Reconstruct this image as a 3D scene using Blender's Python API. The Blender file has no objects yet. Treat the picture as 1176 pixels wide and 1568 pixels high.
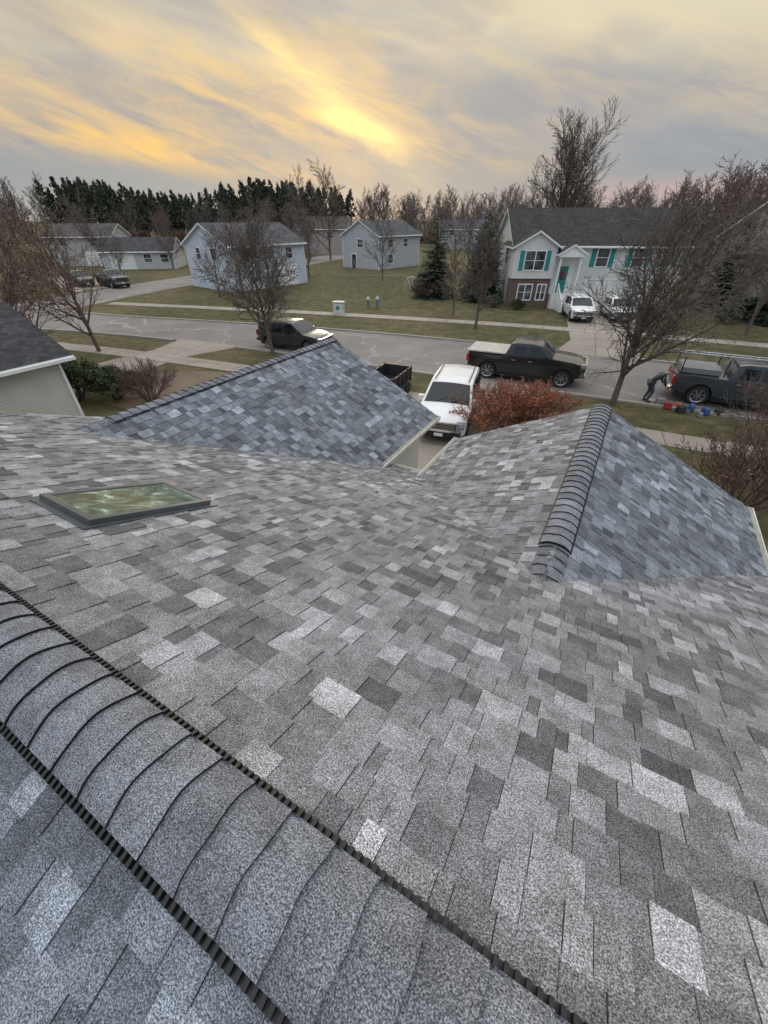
import bpy, bmesh, math, random
from mathutils import Vector, Matrix
scene = bpy.context.scene
COL = scene.collection
R = math.radians

# ------------------------------------------------------------------ materials
def new_mat(name):
    m = bpy.data.materials.new(name); m.use_nodes = True
    nt = m.node_tree; b = nt.nodes["Principled BSDF"]
    return m, nt, b
def lk(nt, a, b): nt.links.new(a, b)
def ramp(nt, fac, stops):
    n = nt.nodes.new("ShaderNodeValToRGB")
    els = n.color_ramp.elements
    while len(els) < len(stops): els.new(0.5)
    for e, (p, c) in zip(els, stops):
        e.position = p; e.color = (c[0], c[1], c[2], 1)
    lk(nt, fac, n.inputs[0]); return n.outputs[0]
def noise(nt, scale, detail=4, rough=0.6, vec=None, dist=0.0):
    n = nt.nodes.new("ShaderNodeTexNoise")
    n.inputs["Scale"].default_value = scale; n.inputs["Detail"].default_value = detail
    n.inputs["Roughness"].default_value = rough; n.inputs["Distortion"].default_value = dist
    if vec is not None: lk(nt, vec, n.inputs["Vector"])
    return n
def objco(nt):
    return nt.nodes.new("ShaderNodeTexCoord").outputs["Object"]
def mix(nt, fac, a, b, mode='MIX'):
    n = nt.nodes.new("ShaderNodeMix"); n.data_type = 'RGBA'; n.blend_type = mode
    for inp, v in ((n.inputs[0], fac), (n.inputs[6], a), (n.inputs[7], b)):
        if hasattr(v, "links"): lk(nt, v, inp)
        elif isinstance(v, (int, float)): inp.default_value = v
        else: inp.default_value = (v[0], v[1], v[2], 1)
    return n.outputs[2]
def math_n(nt, op, a, b=None, c=None, clamp=False):
    n = nt.nodes.new("ShaderNodeMath"); n.operation = op; n.use_clamp = clamp
    for i, v in enumerate((a, b, c)):
        if v is None: continue
        if hasattr(v, "links"): lk(nt, v, n.inputs[i])
        else: n.inputs[i].default_value = v
    return n.outputs[0]
def simple(name, col, rough=0.6, metal=0.0, var=0.15, scale=3.0, spec=0.5):
    m, nt, b = new_mat(name)
    n = noise(nt, scale, 1, 0.6, objco(nt))
    lo = [c * (1 - var) for c in col]; hi = [min(1, c * (1 + var)) for c in col]
    lk(nt, ramp(nt, n.outputs[0], [(0.3, lo), (0.7, hi)]), b.inputs["Base Color"])
    b.inputs["Roughness"].default_value = rough; b.inputs["Metallic"].default_value = metal
    b.inputs["Specular IOR Level"].default_value = spec
    return m
def siding(name, col, pitch=0.12):
    m, nt, b = new_mat(name)
    oc = objco(nt)
    sep = nt.nodes.new("ShaderNodeSeparateXYZ"); lk(nt, oc, sep.inputs[0])
    fr = math_n(nt, 'FRACT', math_n(nt, 'DIVIDE', sep.outputs[2], pitch))
    n = noise(nt, 1.3, 3, 0.6, oc)
    base = ramp(nt, n.outputs[0], [(0.3, [c * 0.85 for c in col]), (0.7, col)])
    line = ramp(nt, fr, [(0.0, (0.55, 0.55, 0.55)), (0.15, (1, 1, 1))])
    lk(nt, mix(nt, 1.0, base, line, 'MULTIPLY'), b.inputs["Base Color"])
    b.inputs["Roughness"].default_value = 0.55
    return m
def shingle_geo_mat(name, tint=(1, 1, 1)):
    m, nt, b = new_mat(name)
    at = nt.nodes.new("ShaderNodeAttribute"); at.attribute_name = "tone"
    oc = objco(nt)
    base = ramp(nt, at.outputs["Fac"], [(0.0, (0.05, 0.051, 0.055)), (0.35, (0.145, 0.146, 0.152)),
                                        (0.65, (0.222, 0.226, 0.235)), (1.0, (0.325, 0.333, 0.345))])
    g1 = noise(nt, 230, 2, 0.75, oc); g3 = noise(nt, 9, 2, 0.65, oc); g4 = noise(nt, 1.1, 2, 0.6, oc)
    gr = ramp(nt, g1.outputs[0], [(0.36, (0.24, 0.24, 0.25)), (0.5, (0.92, 0.92, 0.92)), (0.64, (2.4, 2.4, 2.4))])
    sm = ramp(nt, g3.outputs[0], [(0.3, (0.76, 0.75, 0.74)), (0.7, (1.24, 1.24, 1.25))])
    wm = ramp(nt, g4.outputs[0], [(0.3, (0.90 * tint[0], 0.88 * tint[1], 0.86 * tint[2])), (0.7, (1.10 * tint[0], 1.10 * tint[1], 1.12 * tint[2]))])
    c = mix(nt, 1.0, base, gr, 'MULTIPLY')
    c = mix(nt, 1.0, c, sm, 'MULTIPLY'); c = mix(nt, 1.0, c, wm, 'MULTIPLY')
    lk(nt, c, b.inputs["Base Color"])
    b.inputs["Roughness"].default_value = 0.85; b.inputs["Specular IOR Level"].default_value = 0.25
    return m
def roof_mat(name, col):
    m, nt, b = new_mat(name)
    uv = nt.nodes.new("ShaderNodeTexCoord").outputs["UV"]
    br = nt.nodes.new("ShaderNodeTexBrick"); lk(nt, uv, br.inputs["Vector"])
    br.inputs["Scale"].default_value = 1.0; br.inputs["Brick Width"].default_value = 0.25; br.inputs["Row Height"].default_value = 0.143
    br.inputs["Mortar Size"].default_value = 0.008
    br.inputs["Color1"].default_value = (col[0] * .6, col[1] * .6, col[2] * .6, 1)
    br.inputs["Color2"].default_value = (col[0] * 1.5, col[1] * 1.5, col[2] * 1.5, 1)
    br.inputs["Mortar"].default_value = (col[0] * .35, col[1] * .35, col[2] * .35, 1)
    n = noise(nt, 0.9, 3, 0.7, uv)
    c = mix(nt, 1.0, br.outputs["Color"], ramp(nt, n.outputs[0], [(0.3, (0.65, 0.65, 0.65)), (0.7, (1.35, 1.33, 1.3))]), 'MULTIPLY')
    lk(nt, c, b.inputs["Base Color"]); b.inputs["Roughness"].default_value = 0.9
    return m

M_SH = shingle_geo_mat("shingle_granules", (1.0, 1.0, 1.0))
M_SH_SHADE = shingle_geo_mat("shingle_granules_blue_shade", (0.80, 0.87, 0.93))  # darker blue copy of the shingles; cool sky shade put into the colour
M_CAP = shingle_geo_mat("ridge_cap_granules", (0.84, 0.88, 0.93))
M_BLACK = simple("black_plastic", (0.009, 0.009, 0.010), 0.5, 0, 0.2, 60)
M_WHITE = simple("white_trim_paint", (0.70, 0.70, 0.68), 0.45, 0, 0.06, 4)
M_ALU = simple("gutter_white", (0.68, 0.67, 0.60), 0.4, 0.0, 0.1, 6)
M_TEAL = simple("teal_paint", (0.01, 0.20, 0.20), 0.5)
M_GLASS, nt, b = new_mat("window_glass")
b.inputs["Roughness"].default_value = 0.06
nn = noise(nt, 1.2, 3, 0.5, objco(nt)); lk(nt, ramp(nt, nn.outputs[0], [(0.35, (0.02, 0.025, 0.03)), (0.65, (0.12, 0.13, 0.14))]), b.inputs["Base Color"])
M_BARK = simple("bark_grey", (0.105, 0.085, 0.07), 0.9, 0, 0.35, 8)
M_BARK2 = simple("bark_reddish", (0.12, 0.078, 0.062), 0.9, 0, 0.35, 8)
M_BARKD = simple("bark_distant", (0.12, 0.096, 0.085), 0.95, 0, 0.3, 1)
M_RUST = simple("rust_leaves", (0.32, 0.11, 0.06), 0.8, 0, 0.5, 5)
M_BUD = simple("reddish_buds", (0.15, 0.08, 0.06), 0.8, 0, 0.4, 5)
M_CONIF = simple("conifer_needles", (0.03, 0.045, 0.026), 0.85, 0, 0.5, 2.5)
M_PINE = simple("pine_needles", (0.05, 0.060, 0.040), 0.9, 0, 0.6, 0.35)
M_EVER = simple("evergreen_shrub_leaves", (0.05, 0.07, 0.025), 0.8, 0, 0.5, 5)
M_TIRE = simple("tire_rubber", (0.02, 0.02, 0.02), 0.8)
M_RIM = simple("alloy_rim", (0.35, 0.35, 0.37), 0.35, 0.9, 0.1)
M_CHROME = simple("chrome", (0.65, 0.65, 0.66), 0.15, 1.0, 0.05)
M_LAMP = simple("headlight_lens", (0.28, 0.30, 0.33), 0.08, 0.3, 0.5, 14)
M_PLATE = simple("number_plate", (0.6, 0.6, 0.62), 0.5, 0, 0.1, 30)
M_TAIL = simple("tail_light", (0.35, 0.01, 0.01), 0.2)
M_CGLASS = simple("car_glass", (0.012, 0.014, 0.016), 0.04, 0, 0.1)
def paint(name, col, rough=0.25, metal=0.0):
    m = simple(name, col, rough, metal, 0.05, 2)
    m.node_tree.nodes["Principled BSDF"].inputs["Coat Weight"].default_value = 0.6
    m.node_tree.nodes["Principled BSDF"].inputs["Coat Roughness"].default_value = 0.06
    return m
P_BLACK = paint("black_car_paint", (0.012, 0.012, 0.014)); P_WHITE = paint("white_car_paint", (0.72, 0.72, 0.72))
P_BLUE = paint("slate_car_paint", (0.035, 0.045, 0.055))
P_DARK = paint("charcoal_car_paint", (0.03, 0.032, 0.035))

# ------------------------------------------------------------------ mesh builder
class MB:
    def __init__(s): s.v = []; s.f = []; s.mi = []; s.tone = []
    def face(s, pts, mi=0, tone=0.5):
        k = len(s.v); s.v.extend([tuple(p) for p in pts]); s.f.append(tuple(range(k, k + len(pts)))); s.mi.append(mi); s.tone.append(tone)
    def box(s, a, b, mi=0, tone=0.5, M=None):
        x0, y0, z0 = a; x1, y1, z1 = b
        c = [Vector(p) for p in ((x0, y0, z0), (x1, y0, z0), (x1, y1, z0), (x0, y1, z0), (x0, y0, z1), (x1, y0, z1), (x1, y1, z1), (x0, y1, z1))]
        if M: c = [M @ p for p in c]
        k = len(s.v); s.v.extend([tuple(p) for p in c])
        for q in ((0, 3, 2, 1), (4, 5, 6, 7), (0, 1, 5, 4), (1, 2, 6, 5), (2, 3, 7, 6), (3, 0, 4, 7)):
            s.f.append(tuple(k + i for i in q)); s.mi.append(mi); s.tone.append(tone)
    def tube(s, p0, p1, r0, r1, n=4, mi=0, cap=False):
        d = (p1 - p0)
        if d.length < 1e-6: return
        d = d.normalized(); a = d.cross(Vector((0, 0, 1)) if abs(d.z) < 0.9 else Vector((1, 0, 0))).normalized(); b2 = d.cross(a)
        k = len(s.v)
        for p, r in ((p0, r0), (p1, r1)):
            for i in range(n):
                t = 2 * math.pi * i / n; q = p + a * (math.cos(t) * r) + b2 * (math.sin(t) * r); s.v.append((q.x, q.y, q.z))
        for i in range(n):
            j = (i + 1) % n; s.f.append((k + i, k + j, k + n + j, k + n + i)); s.mi.append(mi); s.tone.append(0.5)
        if cap:
            s.f.append(tuple(k + i for i in reversed(range(n)))); s.mi.append(mi); s.tone.append(.5)
            s.f.append(tuple(k + n + i for i in range(n))); s.mi.append(mi); s.tone.append(.5)
    def mesh(s, name, mats, smooth=False, tone=False):
        me = bpy.data.meshes.new(name); me.from_pydata(s.v, [], s.f)
        for m in (mats if isinstance(mats, (list, tuple)) else [mats]): me.materials.append(m)
        me.polygons.foreach_set("material_index", s.mi)
        if tone:
            at = me.attributes.new("tone", 'FLOAT', 'FACE'); at.data.foreach_set("value", s.tone)
        if smooth: me.polygons.foreach_set("use_smooth", [True] * len(me.polygons))
        me.update(); return me
    def obj(s, name, mats, parent=None, **k):
        o = bpy.data.objects.new(name, s.mesh(name, mats, **k)); COL.objects.link(o)
        if parent: o.parent = parent
        return o
def empty(name, loc=(0, 0, 0), rot=0.0):
    e = bpy.data.objects.new(name, None); e.location = loc; e.rotation_euler = (0, 0, rot); e.empty_display_size = 0.3
    COL.objects.link(e); return e

# ------------------------------------------------------------------ our house roof
ROOF = empty("shingle_roof_house")
ZR = 5.4; YR = 0.085; SM = 0.42; SW = 0.49
def shingle_plane(name, org, u, hdir, slope, u0, u1, run, seed, mat=None, e=0.143, s0=0.0):
    """org on the ridge; u along ridge; hdir horizontal down-slope direction"""
    r = random.Random(seed); mb = MB()
    dn = Vector((hdir[0], hdir[1], -slope)).normalized(); u = Vector(u); n = u.cross(dn)
    if n.z < 0: n = -n
    org = Vector(org); Ls = run * math.sqrt(1 + slope * slope)
    nc = int((Ls - s0) / e) + 1
    tones = [0.12, 0.22, 0.33, 0.41, 0.49, 0.57, 0.66, 0.80, 0.98]; wts = [4, 10, 14, 15, 15, 14, 12, 9, 4]
    def P(uu, ss, hh): return org + u * uu + dn * ss + n * hh
    for k in range(nc):
        a = s0 + k * e; bq = min(a + e, Ls + 0.02)
        x = u0 + (-r.random() * 0.2); tooth = r.random() < 0.5; last = 0.5
        while x < u1:
            w = r.choice([0.075, 0.095, 0.12, 0.14, 0.16, 0.19]) if tooth else r.choice([0.05, 0.08, 0.11, 0.14, 0.17])
            xa = max(x, u0); xb = min(x + w, u1)
            if xb > xa + 0.004:
                t = r.choices(tones, wts)[0]
                if r.random() < 0.12: t = last
                last = t
                if not tooth: t *= 0.78
                t = max(0, min(1, t + r.uniform(-.03, .03)))
                h = 0.0115 if tooth else 0.0052
                j = r.uniform(-0.003, 0.003); g = 0.0013
                A0 = P(xa + g, a - 0.01, h * 0.45); A1 = P(xb - g, a - 0.01, h * 0.45); B1 = P(xb - g, bq + j, h); B0 = P(xa + g, bq + j, h)
                C0 = P(xa + g, bq + j, -0.003); C1 = P(xb - g, bq + j, -0.003); D0 = P(xa + g, a, -0.003); D1 = P(xb - g, a, -0.003)
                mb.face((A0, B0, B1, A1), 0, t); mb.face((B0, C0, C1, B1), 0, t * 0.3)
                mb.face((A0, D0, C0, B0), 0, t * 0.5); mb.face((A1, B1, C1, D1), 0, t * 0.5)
            x += w; tooth = not tooth if r.random() < 0.85 else tooth
    mb.face((P(u0, 0, -.002), P(u1, 0, -.002), P(u1, Ls, -.002), P(u0, Ls, -.002)), 0, 0.1)
    mb.face((P(u0, 0, -.03), P(u1, 0, -.03), P(u1, Ls, -.03), P(u0, Ls, -.03)), 1, 0.1)
    return mb.obj(name, [mat or M_SH, M_WHITE], ROOF, tone=True)

XL, XR = -7.3, 6.5
shingle_plane("main_roof_front_slope", (0, YR, ZR), (1, 0, 0), (0, 1), SM, XL, XR, 5.95, 11)
shingle_plane("main_roof_back_slope", (0, YR, ZR), (1, 0, 0), (0, -1), SM, XL, XR, 5.5, 12, M_SH_SHADE)
ZW = 6.8 - 2.53; RY1 = 7.46
shingle_plane("right_wing_left_slope", (0, 0, ZW), (0, 1, 0), (-1, 0), SW, 2.2, RY1, 2.45, 21)
shingle_plane("right_wing_right_slope", (0, 0, ZW), (0, 1, 0), (1, 0), SW, 2.2, RY1, 2.5, 22, M_SH_SHADE)
XLW = -6.1; ZL = 6.8 - 2.30; LY1 = 8.23
shingle_plane("left_wing_right_slope", (XLW, 0, ZL), (0, 1, 0), (1, 0), SW, 1.6, LY1, 2.82, 23, M_SH_SHADE)
shingle_plane("left_wing_left_slope", (XLW, 0, ZL), (0, 1, 0), (-1, 0), SW, 1.6, LY1, 2.9, 24)

def ridge_caps(name, org, u, side, slope, t0, t1, edge_h, half=0.15, e=0.143, seed=1, kk=2.6):
    """overlapping arched cap shingles along u; raised leading edge faces -u"""
    r = random.Random(seed); mb = MB(); org = Vector(org); u = Vector(u); side = Vector(side); NP = 16
    zc = -slope * half + edge_h + kk * half * half
    t = t0; k = 0
    while t < t1:
        tb = min(t + e, t1); tone = r.choice([0.34, 0.40, 0.44, 0.48, 0.53]) + r.uniform(-.03, .03); sk0 = r.uniform(-.006, .006)
        rows = []
        for tt, hh in ((t - 0.014, 0.018), (t + 0.3 * e, 0.012), (tb, 0.002)):
            row = []
            for i in range(NP + 1):
                y = -half + 2 * half * i / NP
                z = zc - kk * y * y + hh
                sk = (0.004 * math.sin(i * 0.6 + k * 2.1) + sk0 * y / half) if tt < t else 0
                row.append(org + u * (tt + sk) + side * y + Vector((0, 0, z)))
            rows.append(row)
        for i in range(NP):
            for q in (0, 1): mb.face((rows[q][i], rows[q][i + 1], rows[q + 1][i + 1], rows[q + 1][i]), 0, tone)
            a, b2 = rows[0][i], rows[0][i + 1]; dz = Vector((0, 0, -0.018)) + u * .002
            mb.face((a, a + dz, b2 + dz, b2), 1, 0.02)
        for i in (0, NP):
            dz = Vector((0, 0, -0.009)); mb.face((rows[0][i], rows[2][i], rows[2][i] + dz, rows[0][i] + dz), 1, 0.05)
        t += e; k += 1
    o = mb.obj(name, [M_CAP, M_BLACK], ROOF, tone=True)
    o.data.polygons.foreach_set("use_smooth", [True] * len(o.data.polygons))
    bm = bmesh.new(); bm.from_mesh(o.data); bmesh.ops.remove_doubles(bm, verts=bm.verts, dist=0.0002); bm.to_mesh(o.data); bm.free()
    o.data.set_sharp_from_angle(angle=R(40))
    return o
def vent_base(name, org, u, side, slope, t0, t1, edge_h, half=0.15, out=.017):
    mb = MB(); org = Vector(org); u = Vector(u); side = Vector(side)
    zt = -slope * half + edge_h + 0.002; zb = -slope * half + 0.006
    def P(t, yy, z): return org + u * t + side * yy + Vector((0, 0, z))
    for s in (-1, 1):
        y = s * (half - 0.006); yo = s * (half + out)
        mb.face((P(t0, y, zb), P(t1, y, zb), P(t1, y, zt), P(t0, y, zt)))
        mb.face((P(t0, y, zb + 0.004), P(t1, y, zb + 0.004), P(t1, yo, zb + 0.006 - slope * 0.014), P(t0, yo, zb + 0.006 - slope * 0.014)))
        t = t0
        while t < t1:
            a = P(t, y, zt - 0.004); b2 = P(t + 0.012, y, zt - 0.004)
            c = P(t + 0.012, yo, zt - 0.016); d = P(t, yo, zt - 0.016)
            e0 = P(t, yo, zb - slope * .014); f0 = P(t + 0.012, yo, zb - slope * .014)
            mb.face((a, b2, c, d)); mb.face((d, c, f0, e0)); mb.face((a, d, e0, P(t, y, zb))); mb.face((b2, P(t + .012, y, zb), f0, c))
            t += 0.026
    for t in (t0, t1):
        mb.face([P(t, -half, -slope * half), P(t, half, -slope * half), P(t, half, zt), P(t, half * .5, zt + .04), P(t, 0, zt + 0.056), P(t, -half * .5, zt + .04), P(t, -half, zt)])
    return mb.obj(name, [M_BLACK], ROOF)
EH = 0.040
ridge_caps("main_ridge_caps", (0, YR, ZR), (-1, 0, 0), (0, 1, 0), SM, -XR, -XL, EH, seed=5, e=0.148)
vent_base("main_ridge_vent", (0, YR, ZR), (1, 0, 0), (0, 1, 0), SM, XL, XR, EH, out=.024)
ridge_caps("right_wing_vent_caps", (0, 0, ZW), (0, 1, 0), (1, 0, 0), SW, 3.35, RY1, EH * .8, seed=6, half=.14)
vent_base("right_wing_ridge_vent", (0, 0, ZW), (0, 1, 0), (1, 0, 0), SW, 3.35, RY1, EH * .8, half=.14)
ridge_caps("right_wing_plain_caps", (0, 0, ZW), (0, 1, 0), (1, 0, 0), SW, 2.6, 3.4, 0.004, seed=7, half=.14)
ridge_caps("left_wing_vent_caps", (XLW, 0, ZL), (0, 1, 0), (1, 0, 0), SW, 2.75, LY1, EH * .5, seed=8, half=.12)
vent_base("left_wing_ridge_vent", (XLW, 0, ZL), (0, 1, 0), (1, 0, 0), SW, 2.75, LY1, EH * .5, half=.12)
ridge_caps("left_wing_plain_caps", (XLW, 0, ZL), (0, 1, 0), (1, 0, 0), SW, 2.0, 2.8, 0.004, seed=9, half=.12)

M_SIDE_OUR = siding("own_siding", (0.62, 0.60, 0.55))
mb = MB()
def gable_block(mb, x0, x1, y0, y1, ze, xr=None, zr=None, mi=0):
    mb.box((x0, y0, 0), (x1, y1, ze), mi)
    if xr is not None: mb.face(((x0, y1, ze), (x1, y1, ze), (xr, y1, zr)), mi)
gable_block(mb, -2.15, 2.2, 4.8, RY1 - 0.3, ZW - 2.2 * SW - 0.05, 0, ZW - 0.06)
gable_block(mb, -8.7, -3.55, 3.8, LY1 - 0.3, ZL - 2.6 * SW - 0.05, XLW, ZL - 0.06)
mb.box((XL + 0.3, -5.1, 0), (XR - 0.3, 5.5, 3.0), 0)
for x in (XL + 0.3, XR - 0.3):
    mb.face(((x, -5.1, 3.0), (x, 5.5, 3.0), (x, 5.5, ZR - .08 - SM * 5.4), (x, YR, ZR - 0.08), (x, -5.1, ZR - .08 - SM * 5.2)), 0)
mb.obj("walls", [M_SIDE_OUR], ROOF)
mb = MB()
def gutter(mb, p0, p1, out):
    p0 = Vector(p0); p1 = Vector(p1); o = Vector(out)
    prof = [(0.0, 0.0), (0.0, -0.12), (0.09, -0.12), (0.125, -0.03), (0.125, 0.0), (0.115, 0.0), (0.113, -0.03), (0.085, -0.112), (0.008, -0.112), (0.008, 0.0)]
    a = [p0 + o * q[0] + Vector((0, 0, q[1])) for q in prof]; b2 = [p1 + o * q[0] + Vector((0, 0, q[1])) for q in prof]
    n = len(prof)
    for i in range(n - 1): mb.face((a[i], a[i + 1], b2[i + 1], b2[i]))
    mb.face(a[:5]); mb.face(b2[:5])
ze = ZW - 2.5 * SW
gutter(mb, (2.47, 4.6, ze), (2.47, RY1 + .02, ze), (1, 0, 0))
gutter(mb, (-2.42, 5.0, ZW - 2.45 * SW), (-2.42, RY1 + .02, ZW - 2.45 * SW), (-1, 0, 0))
gutter(mb, (XLW + 2.79, 5.2, ZL - 2.82 * SW), (XLW + 2.79, LY1 + .02, ZL - 2.82 * SW), (1, 0, 0))
zm = ZR - 5.95 * SM
gutter(mb, (-3.2, YR + 5.92, zm), (-2.5, YR + 5.92, zm), (0, 1, 0))
gutter(mb, (2.6, YR + 5.92, zm), (XR, YR + 5.92, zm), (0, 1, 0))
def rake(mb, xr, zr, y, half, s, slope):
    x1 = xr + s * half; z1 = zr - slope * half; dz = 0.16
    pts = [(xr, zr - 0.02), (x1, z1 - 0.02), (x1, z1 - dz), (xr, zr - dz)]
    f = [Vector((p[0], y, p[1])) for p in pts]; g = [Vector((p[0], y + 0.025, p[1])) for p in pts]
    mb.face(f); mb.face(list(reversed(g)))
    for i in range(4): mb.face((f[i], f[(i + 1) % 4], g[(i + 1) % 4], g[i]))
rake(mb, 0, ZW, RY1 + .003, 2.5, 1, SW); rake(mb, 0, ZW, RY1 + .003, 2.45, -1, SW)
rake(mb, XLW, ZL, LY1 + .003, 2.82, 1, SW); rake(mb, XLW, ZL, LY1 + .003, 2.9, -1, SW)
xx = XLW + 2.60
mb.box((xx, 5.75, 0.1), (xx + .07, 5.83, ZL - 2.82 * SW - .12))
mb.obj("gutters_and_fascia", [M_ALU], ROOF)

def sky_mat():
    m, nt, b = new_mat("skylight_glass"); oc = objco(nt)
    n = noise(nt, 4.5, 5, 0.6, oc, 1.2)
    lk(nt, ramp(nt, n.outputs[0], [(0.38, (0.02, 0.045, 0.035)), (0.50, (0.06, 0.11, 0.085)), (0.58, (0.13, 0.19, 0.16)), (0.66, (0.42, 0.5, 0.47))]), b.inputs["Base Color"])  # green and pale mottling paints the pane's reflection into its colour
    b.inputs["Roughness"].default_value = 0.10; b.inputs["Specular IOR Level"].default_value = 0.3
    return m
M_SKYL = sky_mat(); M_FR = simple("skylight_frame_metal", (0.10, 0.11, 0.115), 0.4, 0.4)
M_FR2 = simple("skylight_inner_seal", (0.5, 0.5, 0.42), 0.5)
mb = MB()
dn = Vector((0, 1, -SM)).normalized(); nn_ = Vector((0, SM, 1)).normalized()
Ms = Matrix(((1, dn.x, nn_.x, -3.50), (0, dn.y, nn_.y, 0.86), (0, dn.z, nn_.z, ZR - SM * (0.86 - YR)), (0, 0, 0, 1)))
w, l, t, h = 0.66, 1.0, 0.05, 0.062
mb.box((0, 0, 0), (w, t, h), 0, M=Ms); mb.box((0, l - t, 0), (w, l, h), 0, M=Ms)
mb.box((0, t, 0), (t, l - t, h), 0, M=Ms); mb.box((w - t, t, 0), (w, l - t, h), 0, M=Ms)
mb.box((t, t, 0), (w - t, l - t, h - 0.012), 2, M=Ms)
mb.box((t + .016, t + .016, h - .012), (w - t - .016, l - t - .016, h - 0.007), 1, M=Ms)
mb.box((-0.03, -0.05, 0.004), (w + .03, -0.0, 0.018), 0, M=Ms); mb.box((-.03, l, 0.004), (w + .03, l + .06, .016), 0, M=Ms)
mb.box((-0.03, 0, .004), (-.0, l, .02), 0, M=Ms); mb.box((w, 0, .004), (w + .03, l, .02), 0, M=Ms)
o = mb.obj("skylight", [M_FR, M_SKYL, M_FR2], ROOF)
bv = o.modifiers.new("b", 'BEVEL'); bv.width = 0.004; bv.segments = 2; bv.limit_method = 'ANGLE'

# ------------------------------------------------------------------ ground
def ground_mat():
    m, nt, b = new_mat("lawn_grass"); oc = objco(nt)
    n1 = noise(nt, 0.10, 4, 0.7, oc); n2 = noise(nt, 1.1, 5, 0.78, oc); n3 = noise(nt, 18, 3, 0.75, oc)
    g = ramp(nt, n1.outputs[0], [(0.38, (0.066, 0.072, 0.030)), (0.50, (0.090, 0.086, 0.042)), (0.62, (0.145, 0.115, 0.066))])
    s = ramp(nt, n2.outputs[0], [(0.38, (0.042, 0.050, 0.022)), (0.5, (0.085, 0.080, 0.040)), (0.62, (0.175, 0.135, 0.080))])
    c = mix(nt, 0.55, g, s)
    c = mix(nt, 1.0, c, ramp(nt, n3.outputs[0], [(0.3, (0.40, 0.40, 0.40)), (0.7, (1.6, 1.6, 1.6))]), 'MULTIPLY')
    lk(nt, c, b.inputs["Base Color"]); b.inputs["Roughness"].default_value = 0.95; b.inputs["Specular IOR Level"].default_value = 0.1
    return m
mb = MB(); S = 1600
mb.face(((-S, -S, 0), (S, -S, 0), (S, S, 0), (-S, S, 0))); mb.obj("ground", [ground_mat()])

def conc_mat(name, c0, c1, crack=True, cs=0.16, joints=0.0):
    m, nt, b = new_mat(name); oc = objco(nt)
    n1 = noise(nt, 0.35, 4, 0.7, oc); n2 = noise(nt, 12, 3, 0.7, oc)
    c = ramp(nt, n1.outputs[0], [(0.3, c0), (0.7, c1)])
    c = mix(nt, 1.0, c, ramp(nt, n2.outputs[0], [(0.3, (0.84, 0.84, 0.84)), (0.7, (1.16, 1.16, 1.16))]), 'MULTIPLY')
    if joints:
        mp = nt.nodes.new("ShaderNodeMapping"); mp.inputs["Rotation"].default_value = (0, 0, R(-7)); lk(nt, oc, mp.inputs["Vector"])
        br = nt.nodes.new("ShaderNodeTexBrick"); lk(nt, mp.outputs[0], br.inputs["Vector"]); br.offset = 0
        br.inputs["Scale"].default_value = 1; br.inputs["Brick Width"].default_value = joints; br.inputs["Row Height"].default_value = joints
        br.inputs["Mortar Size"].default_value = .025; br.inputs["Color1"].default_value = (1, 1, 1, 1); br.inputs["Color2"].default_value = (.85, .84, .82, 1); br.inputs["Mortar"].default_value = (.42, .38, .32, 1)
        c = mix(nt, 1.0, c, br.outputs["Color"], 'MULTIPLY')
    if crack:
        nw = noise(nt, 0.5, 3, 0.6, oc)
        va = nt.nodes.new("ShaderNodeVectorMath"); va.operation = 'MULTIPLY_ADD'
        lk(nt, nw.outputs["Color"], va.inputs[0]); va.inputs[1].default_value = (3, 3, 0); lk(nt, oc, va.inputs[2])
        vo = nt.nodes.new("ShaderNodeTexVoronoi"); vo.feature = 'DISTANCE_TO_EDGE'; vo.inputs["Scale"].default_value = cs
        lk(nt, va.outputs[0], vo.inputs["Vector"])
        f = ramp(nt, vo.outputs["Distance"], [(0.0, (.8, .8, .8)), (0.010, (0, 0, 0))])
        c = mix(nt, f, c, [min(1, x * 1.7) for x in c1])
    lk(nt, c, b.inputs["Base Color"]); b.inputs["Roughness"].default_value = 0.85
    return m
M_ROAD = conc_mat("road_surface", (0.145, 0.13, 0.12), (0.21, 0.193, 0.178))
M_WALK = conc_mat("sidewalk_concrete", (0.28, 0.24, 0.20), (0.37, 0.33, 0.285), False, joints=1.5)
M_DRIVE = conc_mat("driveway_concrete", (0.26, 0.22, 0.185), (0.34, 0.295, 0.25), False, joints=2.2)
M_KERB = conc_mat("kerb_concrete", (0.26, 0.235, 0.205), (0.34, 0.31, 0.275), False)

def spline(pts, n=8):
    out = []
    P = [Vector((p[0], p[1], 0)) for p in pts]; P = [2 * P[0] - P[1]] + P + [2 * P[-1] - P[-2]]
    for i in range(1, len(P) - 2):
        for k in range(n):
            t = k / n; a, b2, c, d = P[i - 1], P[i], P[i + 1], P[i + 2]
            out.append(0.5 * ((2 * b2) + (c - a) * t + (2 * a - 5 * b2 + 4 * c - d) * t * t + (3 * b2 - a - 3 * c + d) * t ** 3))
    out.append(P[-2]); return out
def offset(pl, d):
    out = []
    for i, p in enumerate(pl):
        a = pl[max(0, i - 1)]; b2 = pl[min(len(pl) - 1, i + 1)]; t = (b2 - a).normalized(); out.append(p + Vector((-t.y, t.x, 0)) * d)
    return out
def ribbon(name, A_, B_, z, mat, h=0.0, parent=None):
    mb = MB()
    for i in range(len(A_) - 1):
        a, b2, c, d = A_[i], A_[i + 1], B_[i + 1], B_[i]
        up = Vector((0, 0, z))
        mb.face((a + up, b2 + up, c + up, d + up))
        if h:
            z0 = Vector((0, 0, z - h))
            mb.face((a + z0, b2 + z0, b2 + up, a + up)); mb.face((d + z0, c + z0, c + up, d + up))
    return mb.obj(name, [mat], parent)
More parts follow.
